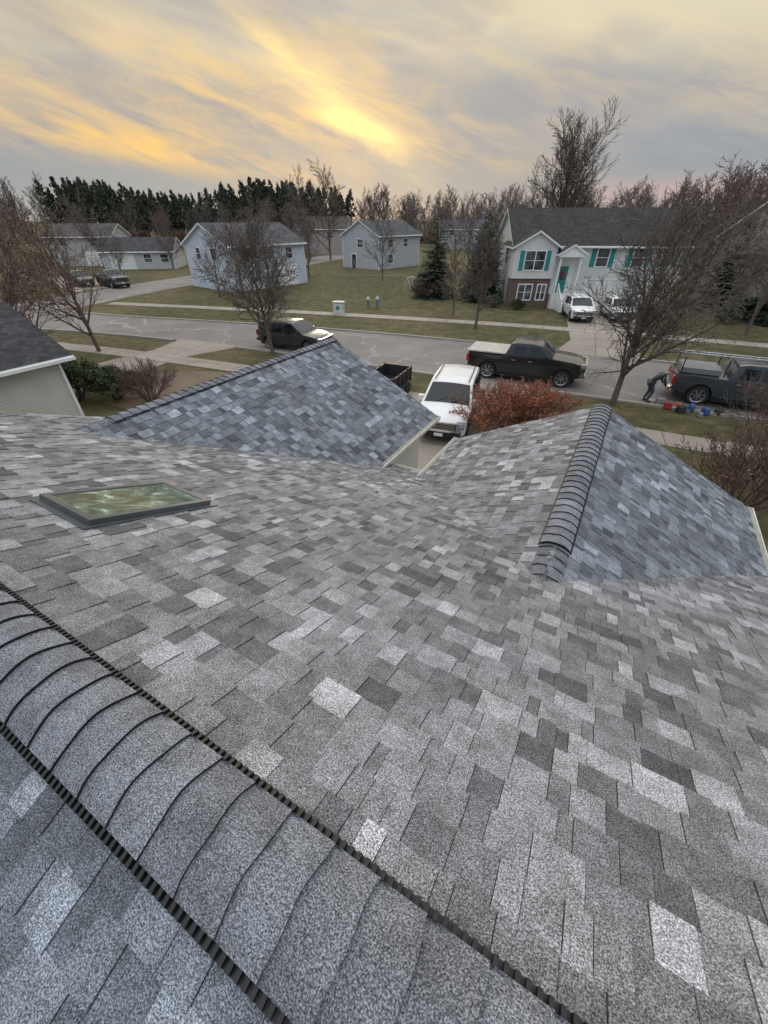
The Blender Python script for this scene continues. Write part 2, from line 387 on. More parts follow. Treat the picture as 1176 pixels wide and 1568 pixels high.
near = spline([(-75, -2), (-60, 7), (-46, 13), (-34, 16.9), (-20, 19.3), (-10, 20.1), (0, 20.9), (10, 21.8), (40, 24.5), (90, 29)])
far = spline([(-78, 5), (-63, 13.5), (-49, 19.2), (-38, 21.6), (-29.6, 23.9), (-20, 26.2), (-9.3, 27.9), (0, 28.7), (10, 29.6), (40, 32.2), (90, 37)])
def resample(pl, n):
    L = [0]
    for i in range(1, len(pl)): L.append(L[-1] + (pl[i] - pl[i - 1]).length)
    out = []; j = 0
    for k in range(n):
        t = L[-1] * k / (n - 1)
        while j < len(L) - 2 and L[j + 1] < t: j += 1
        f = (t - L[j]) / (L[j + 1] - L[j]); out.append(pl[j].lerp(pl[j + 1], f))
    return out
near = resample(near, 90); far = resample(far, 90)
ribbon("road", near, far, 0.004, M_ROAD)
KERB = empty("kerb")
def kerb_without(name, pl, d, gaps):
    seg = []
    for p in pl + [None]:
        bad = p is None or any(g0 < p.x < g1 for g0, g1 in gaps)
        if bad:
            if len(seg) > 1: ribbon(name, seg, offset(seg, d), 0.1, M_KERB, 0.1, KERB)
            seg = []
        else: seg.append(p)
near_f = resample(near, 500); far_f = resample(far, 500)
kerb_without("kerb_strip", near_f, -0.18, [(-27, -22.3), (-7.9, -2.9)])
kerb_without("kerb_strip", far_f, 0.18, [(-56, -46.5), (-3.6, 0.9)])
ribbon("side_street", spline([(-46.5, 18.5), (-46.6, 24), (-49.5, 35), (-53, 60), (-60, 100)]), spline([(-55, 15.5), (-54.5, 24), (-57.2, 35), (-61, 60), (-68, 100)]), 0.008, M_ROAD)
fw = resample(spline([(-45.5, 24.4), (-36.1, 27.2), (-24.5, 30.5), (-12.5, 33.2), (-5.1, 34.6), (8.7, 36.2), (40, 39), (90, 43)]), 90)
ribbon("sidewalk", fw, offset(fw, 1.3), 0.03, M_WALK, 0.03)
nw_ = [p for p in offset(near, -3.0)]; ribbon("sidewalk", nw_, offset(nw_, -1.3), 0.034, M_WALK, 0.03)
V3 = lambda x, y: Vector((x, y, 0))
ribbon("driveway", [V3(-26.6, 4), V3(-26.4, 10), V3(-26.2, 16), V3(-27.2, 19.0)], [V3(-22.3, 4), V3(-22.6, 10), V3(-23, 16), V3(-21.9, 19.3)], 0.012, M_DRIVE)
ribbon("driveway", [V3(-7.4, 8), V3(-7.2, 16), V3(-7.9, 20.7)], [V3(-3.0, 8), V3(-3.2, 16), V3(-2.6, 21)], 0.012, M_DRIVE)
ribbon("driveway", [V3(-3.7, 28.2), V3(-3.3, 32), V3(-5.6, 43.5), V3(-7.0, 47)], [V3(1.2, 28.6), V3(0.9, 32), V3(0.2, 44), V3(-.4, 50)], 0.012, M_DRIVE)
ribbon("driveway", [V3(-56.5, 27), V3(-75, 33)], [V3(-57, 32), V3(-73, 38)], 0.012, M_DRIVE)
M_MULCH = conc_mat("mulch_soil", (0.09, 0.065, 0.045), (0.18, 0.13, 0.085), False)
mb = MB(); r = random.Random(4)
mb.face([(-17.2 + (4.7 + r.uniform(-.5, .5)) * math.cos(a / 24 * 6.283), 11.8 + (3.0 + r.uniform(-.4, .4)) * math.sin(a / 24 * 6.283), .006) for a in range(24)]); mb.obj("mulch_bed_ground", [M_MULCH])

# ------------------------------------------------------------------ houses
def house(name, loc, ang, w, d, wh, rh, wallc, roofc, wins=(), doors=(), garages=(), oh=0.35):
    e = empty(name, loc, ang)
    wm = siding(name + "_siding", wallc); rm = roof_mat(name + "_roofing", roofc)
    mb = MB(); mb.box((0, 0, 0), (w, d, wh))
    mb.face(((0, 0, wh), (0, d, wh), (0, d / 2, wh + rh - .05))); mb.face(((w, 0, wh), (w, d / 2, wh + rh - .05), (w, d, wh)))
    mb.obj("walls", [wm], e)
    roof_gable(e, 0, w, 0, d, wh, rh, oh, rm)
    fr = MB(); gl = MB(); sh = MB()
    fr.tube(Vector((w * .7, d * .6, wh + rh * .6)), Vector((w * .7, d * .6, wh + rh + .25)), .07, .07, 8, 0, True)
    def place(side):
        if side == 'f': return lambda u, o, z: Vector((u, -o, z))
        if side == 'b': return lambda u, o, z: Vector((u, d + o, z))
        if side == 'l': return lambda u, o, z: Vector((-o, u, z))
        return lambda u, o, z: Vector((w + o, u, z))
    def pbox(mbx, T, a, b2, mi=0):
        p, q = T(*a), T(*b2)
        mbx.box(tuple(min(p[i], q[i]) for i in range(3)), tuple(max(p[i], q[i]) for i in range(3)), mi)
    for (side, u, z, ww, hh, shut) in wins:
        T = place(side); t = 0.09
        pbox(fr, T, (u - ww / 2 - t, 0.002, z - t), (u + ww / 2 + t, 0.05, z)); pbox(fr, T, (u - ww / 2 - t, .002, z + hh), (u + ww / 2 + t, .06, z + hh + t))
        pbox(fr, T, (u - ww / 2 - t, .002, z), (u - ww / 2, .05, z + hh)); pbox(fr, T, (u + ww / 2, .002, z), (u + ww / 2 + t, .05, z + hh))
        pbox(fr, T, (u - ww / 2, .002, z + hh / 2 - .025), (u + ww / 2, .035, z + hh / 2 + .025))
        if ww > 1.2: pbox(fr, T, (u - .03, .002, z), (u + .03, .035, z + hh / 2 - .025)); pbox(fr, T, (u - .03, .002, z + hh / 2 + .025), (u + .03, .035, z + hh))
        pbox(gl, T, (u - ww / 2, .001, z), (u + ww / 2, .018, z + hh))
        if shut:
            for s in (-1, 1):
                c = u + s * (ww / 2 + t + .24)
                pbox(sh, T, (c - .2, .001, z - .05), (c + .2, .045, z + hh + .05))
    for (side, u, z, ww, hh, kind) in doors:
        T = place(side)
        pbox(fr, T, (u - ww / 2 - .12, .002, z), (u - ww / 2, .06, z + hh)); pbox(fr, T, (u + ww / 2, .002, z), (u + ww / 2 + .12, .06, z + hh)); pbox(fr, T, (u - ww / 2 - .12, .002, z + hh), (u + ww / 2 + .12, .06, z + hh + .12))
        pbox(gl, T, (u - ww / 2, .001, z), (u + ww / 2, .03, z + hh))
    for (side, u, ww, hh) in garages:
        T = place(side)
        pbox(fr, T, (u - ww / 2 - .12, .002, 0), (u - ww / 2, .06, hh)); pbox(fr, T, (u + ww / 2, .002, 0), (u + ww / 2 + .12, .06, hh)); pbox(fr, T, (u - ww / 2 - .12, .002, hh), (u + ww / 2 + .12, .06, hh + .12))
        for k in range(4):
            z0 = k * hh / 4
            pbox(fr, T, (u - ww / 2, .001, z0 + .01), (u + ww / 2, .03, z0 + hh / 4 - .01))
            for j in range(int(ww / .6)):
                uu = u - ww / 2 + (j + .5) * ww / int(ww / .6); pbox(fr, T, (uu - .2, .031, z0 + .1), (uu + .2, .038, z0 + hh / 4 - .1))
    for x in (0, w):
        for y in (0, d):
            fr.box((x - .06 if x == 0 else x - .04, y - .06 if y == 0 else y - .04, 0), (x + .04 if x == 0 else x + .06, y + .04 if y == 0 else y + .06, wh - .01))
    for yy in (-oh - .1, d + oh):
        zz = wh - rh / (d / 2) * oh
        fr.box((-oh, yy, zz - .09), (w + oh, yy + .1, zz + .02))
    fr.obj("trim", [M_WHITE], e)
    if gl.v: gl.obj("window_panes", [M_GLASS], e)
    if sh.v: sh.obj("shutters", [M_TEAL], e)
    return e
def roof_gable(e, x0, x1, y0, y1, wh, rh, oh, rm, name="roof", axis='x'):
    mb = MB(); uvs = []
    def q(u, v, z): return Vector((u, v, z)) if axis == 'x' else Vector((v, u, z))
    a0, a1, b0, b1 = (x0, x1, y0, y1) if axis == 'x' else (y0, y1, x0, x1)
    mid = (b0 + b1) / 2; sl = rh / (mid - b0); th = 0.14
    for s in (-1, 1):
        be = b0 - oh if s < 0 else b1 + oh
        zl = wh - sl * oh
        T = [q(a0 - oh, mid, wh + rh + .06), q(a1 + oh, mid, wh + rh + .06), q(a1 + oh, be, zl + .06), q(a0 - oh, be, zl + .06)]
        B = [p - Vector((0, 0, th)) for p in T]
        L = math.hypot(be - mid, rh + sl * oh); W = a1 - a0 + 2 * oh
        mb.face(T, 0); uvs += [(0, L), (W, L), (W, 0), (0, 0)]
        mb.face(list(reversed(B)), 1); uvs += [(0, 0)] * 4
        for i in (1, 2, 3):
            j = (i + 1) % 4; mb.face((T[i], T[j], B[j], B[i]), 1); uvs += [(0, 0)] * 4
    o = mb.obj(name, [rm, M_WHITE], e)
    uvl = o.data.uv_layers.new(name="UVMap")
    for i, c in enumerate(uvs): uvl.data[i].uv = c
    return o

th_ = house("bilevel_house", (-11.0, 43.3, 0), math.atan2(.455, .89), 15.0, 9.0, 5.0, 2.6, (0.62, 0.63, 0.60), (0.03, 0.027, 0.026),
    wins=[('f', 7.9, 3.3, 1.0, 1.35, True), ('f', 11.1, 3.3, 1.0, 1.35, True), ('f', 13.6, 3.3, .9, 1.35, True), ('r', 3, 3.3, 1, 1.3, False), ('l', 3, 3.3, 1, 1.3, False)],
    garages=[('f', 8.3, 2.7, 2.2), ('f', 11.7, 2.7, 2.2)])
rmT = bpy.data.materials["bilevel_house_roofing"]; wmT = bpy.data.materials["bilevel_house_siding"]
M_BRICK = simple("brick_lower_wall", (0.12, 0.085, 0.07), 0.9, 0, 0.3, 6)
mb = MB(); mb.box((-.2, -1.0, 0), (3.4, 0.3, 2.4), 1); mb.box((-.25, -1.1, 2.4), (3.45, .3, 4.9), 0)
mb.face(((-.25, -1.1, 4.9), (3.45, -1.1, 4.9), (1.6, -1.1, 5.95)), 0)
mb.obj("front_bay", [wmT, M_BRICK], th_)
roof_gable(th_, -.25, 3.45, -1.1, 3.6, 4.9, 1.05, .3, rmT, "bay_roof", axis='y')
def front_window(u, z, ww, hh, y, shut):
    fr = MB(); t = .09
    fr.box((u - ww / 2 - t, y - .05, z - t), (u + ww / 2 + t, y, z), 0); fr.box((u - ww / 2 - t, y - .05, z + hh), (u + ww / 2 + t, y, z + hh + t), 0)
    fr.box((u - ww / 2 - t, y - .05, z), (u - ww / 2, y, z + hh), 0); fr.box((u + ww / 2, y - .05, z), (u + ww / 2 + t, y, z + hh), 0)
    fr.box((u - .04, y - .045, z), (u + .04, y - .019, z + hh), 0)
    for s in (-1, 1): fr.box((u + s * ww / 4 - ww / 4 + .05, y - .035, z + hh / 2 - .02), (u + s * ww / 4 + ww / 4 - .05, y - .019, z + hh / 2 + .02), 0)
    fr.box((u - ww / 2, y - .018, z), (u + ww / 2, y - .001, z + hh), 1)
    if shut:
        for s in (-1, 1):
            c = u + s * (ww / 2 + t + .22); fr.box((c - .18, y - .045, z - .05), (c + .18, y - .001, z + hh + .05), 2)
    fr.obj("bay_window", [M_WHITE, M_GLASS, M_TEAL], th_)
front_window(1.6, 3.1, 1.7, 1.4, -1.1, True); front_window(1.2, .7, 1.2, 1.2, -1.0, False); front_window(2.7, .7, .7, 1.2, -1.0, False)
PX = -.4
mb = MB()
mb.box((4.2 + PX, -.02, 1.0), (5.95 + PX, .0, 4.2), 0)
mb.box((4.0 + PX, -1.6, 0.0), (6.1 + PX, -.03, 1.15), 0)
for x in (4.1, 5.85): mb.box((x + PX, -1.5, 1.15), (x + .15 + PX, -1.35, 4.1), 0)
mb.box((3.9 + PX, -1.65, 4.1), (6.2 + PX, -.03, 4.35), 0)
mb.face(((3.9 + PX, -1.62, 4.35), (6.2 + PX, -1.62, 4.35), (5.05 + PX, -1.62, 5.0)), 0)
for k in range(6): mb.box((4.4 + PX, -1.6 - .28 * (k + 1), 0), (5.7 + PX, -1.6 - .28 * k, 1.15 - .19 * (k + 1) + .02), 0)
for x in (4.35 + PX, 5.7 + PX):
    for k in range(7):
        y = -1.62 - .27 * k; z = 1.15 - .18 * k; mb.box((x, y - .03, max(0, z - .1)), (x + .05, y + .03, z + .9), 0)
    mb.tube(Vector((x + .025, -1.6, 2.08)), Vector((x + .025, -3.3, .95)), .045, .045, 6, 0)
mb.box((4.62 + PX, -.06, 1.17), (5.5 + PX, -.021, 3.3), 1); mb.box((4.85 + PX, -.075, 2.2), (5.25 + PX, -.061, 3.1), 2)
mb.obj("entry_portico", [M_WHITE, M_TEAL, M_GLASS], th_)
roof_gable(th_, 3.9 + PX, 6.2 + PX, -1.62, .3, 4.35, .65, .15, rmT, "portico_roof", axis='y')
mb = MB()
for k in range(12):
    a = k / 12 * 6.283; b2 = (k + 1) / 12 * 6.283; mb.tube(Vector((5.05 + PX + .18 * math.cos(a), -.1, 2.65 + .18 * math.sin(a))), Vector((5.05 + PX + .18 * math.cos(b2), -.1, 2.65 + .18 * math.sin(b2))), .05, .05, 5)
mb.obj("wreath", [simple("wreath_red", (.3, .03, .02))], th_)

house("gabled_house", (-40.4, 36.6, 0), R(82), 11, 8.6, 4.5, 1.9, (0.52, 0.57, 0.63), (0.065, 0.065, 0.07),
    wins=[('l', 3, 3.0, 1, 1.1, False), ('l', 6, 3.0, .8, 1.1, False), ('f', 2, 2.9, 1.0, 1.1, False), ('f', 5, 2.9, 1, 1.1, False), ('f', 8.5, 2.9, 1, 1.1, False), ('f', 3, .8, 1.6, 1.2, False)], garages=[('f', 8, 3, 2.1)])
house("gabled_house", (-38.6, 66, 0), R(80), 11, 8, 4.7, 1.9, (0.42, 0.44, 0.46), (0.06, 0.065, 0.075),
    wins=[('l', 4, 3.0, 1.2, 1.1, False), ('f', 3, 3.0, 1.2, 1.1, False), ('f', 7, 3.0, 1.2, 1.1, False), ('f', 3, .8, 1.2, 1.2, False)], doors=[('l', 5.5, 0, 1, 2.0, 0)])
house("gabled_house", (-74, 88, 0), R(25), 12, 9, 5.0, 2.2, (0.34, 0.30, 0.28), (0.06, 0.05, 0.045), wins=[('f', 3, 3.2, 1.2, 1.2, False), ('f', 8, 3.2, 1.2, 1.2, False)])
house("two_storey_house", (-92, 43, 0), R(35), 11, 8, 4.4, 1.7, (0.42, 0.40, 0.37), (0.07, 0.06, 0.06), wins=[('f', 3, 3, 1.2, 1.1, False), ('f', 8, 3, 1.2, 1.1, False), ('r', 4, 3, 1.2, 1.1, False)], garages=[('f', 8, 4, 2.1)])
house("ranch_house", (-78, 44, 0), R(38), 11, 7, 2.6, 1.7, (0.48, 0.48, 0.48), (0.05, 0.045, 0.05), wins=[('f', 7, 1, 1.2, 1.1, False), ('f', 9.6, 1, 1.2, 1.1, False), ('l', 4, 1, 1.2, 1.2, False)], garages=[('f', 3, 3.6, 2.1)])
house("gabled_house", (-52, 122, 0), R(25), 13, 9, 4.6, 2.0, (0.4, 0.4, 0.4), (0.08, 0.08, 0.09), wins=[('f', 3, 3.2, 1.2, 1.2, False), ('f', 8, 3.2, 1.2, 1.2, False)])
house("gabled_house", (-23, 127, 0), R(28), 10, 9, 4.6, 2.0, (0.42, 0.40, 0.36), (0.07, 0.07, 0.08), wins=[('f', 3, 3.0, 1.2, 1.2, False), ('f', 8, 3.0, 1.2, 1.2, False)])
house("gabled_house", (3.6, 100, 0), R(118), 12, 9, 5.2, 2.6, (0.5, 0.5, 0.5), (0.09, 0.09, 0.1), wins=[('f', 3, 3.2, 1.2, 1.2, False), ('f', 8, 3.2, 1.2, 1.2, False), ('l', 4, 3, 1, 1.2, False)])
house("two_storey_house", (9.6, 49, 0), R(30), 12, 9, 5.4, 2.6, (0.42, 0.39, 0.33), (0.06, 0.055, 0.05), wins=[('f', 3, 3.2, 1.2, 1.2, False), ('l', 4, 3.2, 1.2, 1.2, False)])
house("cream_siding_house", (-18.6, -9, 0), R(90), 16.4, 11.5, 2.75, 2.5, (0.54, 0.52, 0.46), (0.035, 0.035, 0.037), wins=[('f', 5, 1, 1.2, 1.2, False)], oh=0.45)

# ------------------------------------------------------------------ trees
def rdir(r, d, ang):
    a = d.cross(Vector((0, 0, 1)) if abs(d.z) < 0.95 else Vector((1, 0, 0))).normalized(); b2 = d.cross(a)
    t = r.random() * 6.2832; s = a * math.cos(t) + b2 * math.sin(t)
    return (d * math.cos(ang) + s * math.sin(ang)).normalized()
def rv(r): return Vector((r.uniform(-1, 1), r.uniform(-1, 1), r.uniform(-1, 1)))
def grow(mb, r, p, d, L, rad, lev, cfg):
    mx = cfg['lev']; ns = 5 if lev == 0 else (4 if lev == 1 else (3 if lev < mx else 2))
    pts = [(p.copy(), d.copy(), rad)]
    for i in range(ns):
        wig = cfg['wig'] * (0.35 if lev == 0 else 1)
        d = (d + rv(r) * wig + Vector((0, 0, cfg['up'] * (0.5 if lev else 0)))).normalized()
        q = p + d * (L / ns); r1 = max(cfg['rmin'], rad * (1 - (i + 1) / ns * 0.85))
        mb.tube(p, q, pts[-1][2], r1, 6 if lev == 0 else (4 if lev == 1 else 3)); p = q; pts.append((p.copy(), d.copy(), r1))
    if lev >= mx:
        if cfg.get('leaf') and r.random() < cfg['leafp']:
            for _ in range(cfg.get('leafn', 2)):
                c = pts[r.randint(1, ns)][0] + rv(r) * cfg['leaf'] * 1.5
                a = rv(r).normalized() * cfg['leaf']; b2 = a.cross(rv(r)).normalized() * cfg['leaf'] * .6
                mb.face((c - a, c + b2, c + a, c - b2), 1)
        return
    n = cfg['n'][lev]; t0 = cfg['t0'] if lev == 0 else 0.15
    for k in range(n):
        t = t0 + (1 - t0) * (k + r.random()) / n; f = t * ns; i = min(ns - 1, int(f)); f -= i
        a, b2 = pts[i], pts[i + 1]; pos = a[0].lerp(b2[0], f); dd = a[1].lerp(b2[1], f).normalized(); rr = a[2] * (1 - f) + b2[2] * f
        ang = R(r.uniform(cfg['a0'], cfg['a1'])) * (1.0 if lev else (1.15 - 0.5 * t))
        ll = cfg['ratio'][lev] * L * (1 - (cfg.get('fall', .55) if lev == 0 else 0.45) * t) * r.uniform(.75, 1.2)
        grow(mb, r, pos, rdir(r, dd, ang), ll, max(cfg['rmin'], rr * (.62 if lev == 0 else .55)), lev + 1, cfg)
def bare_mesh(name, seed, h, trunk, cfg=None, mats=None):
    c = dict(lev=3, n=[16, 8, 6], t0=.25, wig=.16, up=.14, rmin=.009, a0=28, a1=58, ratio=[.55, .5, .5]); c.update(cfg or {})
    r = random.Random(seed); mb = MB(); grow(mb, r, Vector((0, 0, -.05)), Vector((0, 0, 1)), h, trunk, 0, c)
    return mb.mesh(name, mats or [M_BARK, M_BUD])
def inst(name, me, loc, s=1, rz=0, parent=None):
    o = bpy.data.objects.new(name, me); o.location = loc; o.scale = (s, s, s) if not isinstance(s, tuple) else s; o.rotation_euler = (0, 0, rz); COL.objects.link(o)
    if parent: o.parent = parent
    return o
inst("bare_tree", bare_mesh("bt1", 31, 4.6, .13, dict(n=[22, 12, 9], rmin=.011, ratio=[.72, .5, .5], a0=32, a1=62, t0=.24, fall=.4)), (-18.8, 19.0, 0), 1.08)
inst("bare_tree", bare_mesh("bt3", 33, 5.4, .16, dict(n=[24, 14, 10], rmin=.009, ratio=[.78, .5, .5], a0=32, a1=66, t0=.2, fall=.35)), (0.35, 20.3, 0))
inst("bare_tree", bare_mesh("bt2", 35, 4.4, .11, dict(n=[18, 10, 8], rmin=.014, ratio=[.62, .5, .5], fall=.4)), (-10.2, 32.0, 0), 1.1)
redt = bare_mesh("bt4", 36, 5.6, .13, dict(n=[20, 10, 7], leaf=.04, leafp=.35, rmin=.011, ratio=[.7, .5, .5], fall=.4, t0=.12), [M_BARK2, M_BUD])
inst("bare_tree", redt, (-26.8, 9.3, 0), 1.0); inst("bare_tree", redt, (-28.8, 14, 0), 1.0, 2); inst("bare_tree", redt, (-31, 10, 0), 1.1, 4)
thick = bare_mesh("bt6", 38, 4.2, .07, dict(n=[18, 11, 8], leaf=.02, leafp=.2, rmin=.006, t0=.05, ratio=[.7, .5, .5]), [M_BARK2, M_BUD])
inst("bare_tree", thick, (5.2, 15.2, 0), 1.05); inst("bare_tree", thick, (6.6, 17.8, 0), 1.15, 2)
inst("bare_tree", bare_mesh("bt7", 39, 4.4, .10, dict(n=[15, 8, 6], rmin=.014, ratio=[.62, .5, .5]), [M_BARK2, M_BUD]), (-13.8, 36.5, 0), .8)
bigt = bare_mesh("big_bare", 43, 11.5, .45, dict(n=[30, 14, 9], ratio=[.80, .50, .45], rmin=.022, t0=.14, a0=22, a1=58, fall=.22, up=.20, wig=.13))
inst("bare_tree", bigt, (-13.5, 78.6, 0), (1.05, 1.05, 1.0))
mid = [bare_mesh("mid_bare%d" % i, 50 + i, 8.3, .16, dict(n=[16, 9, 6], rmin=.02, t0=.12, a0=25, a1=55, ratio=[.66, .5, .5], fall=.4), [M_BARK2 if i % 2 else M_BARKD, M_BUD]) for i in range(3)]
for i, (x, y, s) in enumerate([(-60, 75, 1.2), (-57, 78, 1.3), (-42, 52, .7), (-47, 48, .75), (-36, 33.5, .6), (-39, 33, .55), (-34.5, 36, .7), (4, 52, .85), (6.5, 46, .7), (7.5, 40, .75), (10.5, 44, .9), (12, 39, .9), (-64, 38, .45), (-69, 50, .7),
                               (-75, 30, .8), (-80, 45, .9), (-58, 58, .6), (-55, 66, .8), (-31, 54, .65), (5, 62, 1), (-66, 24, .8), (-17, 60, .8), (-5, 62, .7), (9, 32, .7), (9, 24, .6), (-50, 46, .5), (-22, 62, .7), (8, 55, 1.0), (-66, 70, .8), (-36, 84, .8), (-28, 72, .7)]):
    inst("bare_tree", mid[i % 3], (x, y, 0), s, i * 1.3)

def conifer_mesh(name, seed, h, w, mat, bare=0.04, tiers=40, q6=6):
    r = random.Random(seed); mb = MB(); mb.tube(Vector((0, 0, 0)), Vector((0, 0, h * .97)), h * .016, .02, 6, 1)
    for k in range(tiers):
        t = k / (tiers - 1); z = h * (bare + (1 - bare) * t); rad = w / 2 * (1 - t) ** .8 * r.uniform(.75, 1.1) + .12
        n = max(6, int(16 * (1 - t) + 5))
        for j in range(n):
            a = r.random() * 6.283; L = rad * r.uniform(.6, 1.15); dr = -.25 + .35 * t
            d = Vector((math.cos(a), math.sin(a), dr)); sd = Vector((-math.sin(a), math.cos(a), 0))
            o = Vector((0, 0, z + r.uniform(-.15, .15)))
            for q in range(q6):
                f = .15 + .85 * q / q6; c = o + d * L * f + Vector((0, 0, .12 * L * f * f)); ww = L * .34 * (1.15 - f) * 6 / q6
                for s in (-1, 1):
                    tip = c + sd * s * ww * r.uniform(.7, 1.3) + d * L * .16 + Vector((0, 0, r.uniform(-.12, .02) * L))
                    mb.face((c - d * L * .07, c + d * L * .1, tip), 0)
            c = o + d * L; mb.face((c - d * L * .25 + sd * .05 * L, c + d * L * .08, c - d * L * .25 - sd * .05 * L), 0)
    return mb.mesh(name, [mat, M_BARK])
cm = conifer_mesh("spruce", 61, 7.4, 4.4, M_CONIF)
inst("spruce_tree", cm, (-19.3, 44.5, 0), 1.08); inst("spruce_tree", cm, (-14.2, 45, 0), 1.08, 2); inst("spruce_tree", cm, (-16.0, 50, 0), 1.1, 1)
inst("spruce_tree", cm, (6.2, 51, 0), .9, 2); inst("spruce_tree", cm, (9.5, 45.5, 0), .85, 5)
inst("spruce_tree", cm, (-21.5, 66, 0), .95, 3); inst("spruce_tree", cm, (7.5, 66, 0), .9, 4)

def pine_mesh(name, seed, h, w):
    r = random.Random(seed); mb = MB(); mb.tube(Vector((0, 0, 0)), Vector((0, 0, h * .97)), .17, .04, 5, 1)
    z0 = h * .22
    for k in range(64):
        t = r.random() ** .85; z = z0 + (h - z0) * t; rad = w / 2 * (min(1, .55 + t * 1.2)) * (1 - t ** 2.0) + .12
        a = r.random() * 6.283; L = rad * r.uniform(.5, 1.15); d = Vector((math.cos(a), math.sin(a), .1 + .35 * t)); o = Vector((0, 0, z))
        mb.tube(o, o + d * L, .035, .015, 3, 1)
        for q in range(8):
            c = o + d * L * r.uniform(.35, 1.05) + rv(r) * .34
            sz = r.uniform(.25, .5); e1 = rv(r).normalized() * sz; e2 = e1.cross(rv(r)).normalized() * sz * .7
            mb.face((c - e1, c + e2 * .8, c + e1, c - e2), 0)
    return mb.mesh(name, [M_PINE, M_BARK])
PF = empty("pine_forest")
pv = [pine_mesh("pine_v%d" % i, 70 + i, 15.0, 5.4) for i in range(4)]
r = random.Random(5)
for i in range(270):
    t = r.random(); dpt = r.random() ** 1.5 * 28
    x = -198 + 92 * t - .3 * dpt; y = 97 + 56 * t + .8 * dpt
    s = r.uniform(.72, 1.12) + .12 * math.sin(t * 9 + 1)
    inst("pine", pv[i % 4], (x, y, 0), (s * .95, s * .95, s * 1.03), r.random() * 6, PF)
BF = empty("distant_bare_treeline")
bv_ = [bare_mesh("line_bare%d" % i, 80 + i, 10.5, .18, dict(n=[15, 8, 5], rmin=.032, t0=.08, a0=24, a1=52, wig=.14, ratio=[.62, .5, .5], fall=.4), [M_BARKD, M_BUD]) for i in range(4)]
def row(n, p0, p1, dep, s0, s1, seed, meshes=None, parent=BF):
    r = random.Random(seed); d = Vector((p1[0] - p0[0], p1[1] - p0[1], 0)); nrm = Vector((-d.y, d.x, 0)).normalized()
    for i in range(n):
        q = Vector((p0[0], p0[1], 0)) + d * ((i + r.random()) / n) + nrm * r.random() * dep
        inst("tree", (meshes or bv_)[r.randrange(len(meshes or bv_))], q, r.uniform(s0, s1), r.random() * 6, parent)
row(105, (-108, 158), (75, 205), 26, .8, 1.25, 1)
row(32, (0, 112), (60, 118), 22, .8, 1.2, 2)
row(28, (-250, 62), (-200, 96), 20, .9, 1.4, 3)
row(18, (-175, 88), (-110, 128), 10, .6, .95, 5)
row(26, (-70, 125), (0, 140), 20, .5, .75, 6)
row(16, (-60, 150), (60, 175), 20, .5, .75, 7, pv, PF)

def shrub_mesh(name, seed, h, w, leafc, mats, n=[26, 9, 6], leafp=1.0, leafn=3, rmin=.006):
    r = random.Random(seed); mb = MB(); cfg = dict(lev=2, n=n[1:], t0=.25, wig=.2, up=.08, rmin=rmin, a0=20, a1=50, ratio=[.5, .5], leaf=leafc, leafp=leafp, leafn=leafn)
    for k in range(n[0]):
        a = r.random() * 6.283; el = r.uniform(.1, 1.0)
        d = Vector((math.cos(a) * w / 2 * el, math.sin(a) * w / 2 * el, h * (1 - .45 * el * el))); L = d.length
        grow(mb, r, Vector((math.cos(a) * .15, math.sin(a) * .15, 0)), d.normalized(), L, .02, 0, cfg)
    return mb.mesh(name, mats)
rb = shrub_mesh("red_bush", 91, 1.75, 4.5, .030, [M_BARK2, M_RUST], [50, 11, 8], .95, 5)
inst("burning_bush", rb, (-2.5, 14.6, 0))
gb = shrub_mesh("green_bush", 92, 1.5, 2.6, .05, [M_BARK, M_EVER], [36, 10, 7], 1.0, 5)
inst("evergreen_shrub", gb, (-21.2, 8.6, 0)); inst("evergreen_shrub", gb, (-19.8, 9.6, 0), .8, 2)
bb = shrub_mesh("brown_bush", 93, 1.6, 2.6, .03, [M_BARK2, M_BUD], [30, 9, 6], .3, 2)
inst("bare_shrub", bb, (-18.2, 10.2, 0)); inst("bare_shrub", bb, (-20.2, 43, 0), 1.0, 1); inst("bare_shrub", bb, (-19, 43.5, 0), .9, 3)
inst("bare_shrub", bb, (4.2, 13.2, 0), 1.3, 1)
inst("evergreen_shrub", gb, (-12, 41.8, 0), .55, 1); inst("evergreen_shrub", gb, (-9.6, 41.6, 0), .5, 1)
inst("evergreen_shrub", gb, (8.2, 46.5, 0), .9, 1); inst("evergreen_shrub", gb, (6.5, 44.2, 0), .7, 2)
BR = empty("undergrowth")
r = random.Random(77)
for i in range(60):
    t = r.random(); inst("brush", bb, (-190 + 250 * t, 98 + 62 * t + 22 * math.sin(t * 3.1) + r.uniform(-3, 3), 0), (r.uniform(1.6, 3.0),) * 2 + (r.uniform(1.2, 2.2),), r.random() * 6, BR)

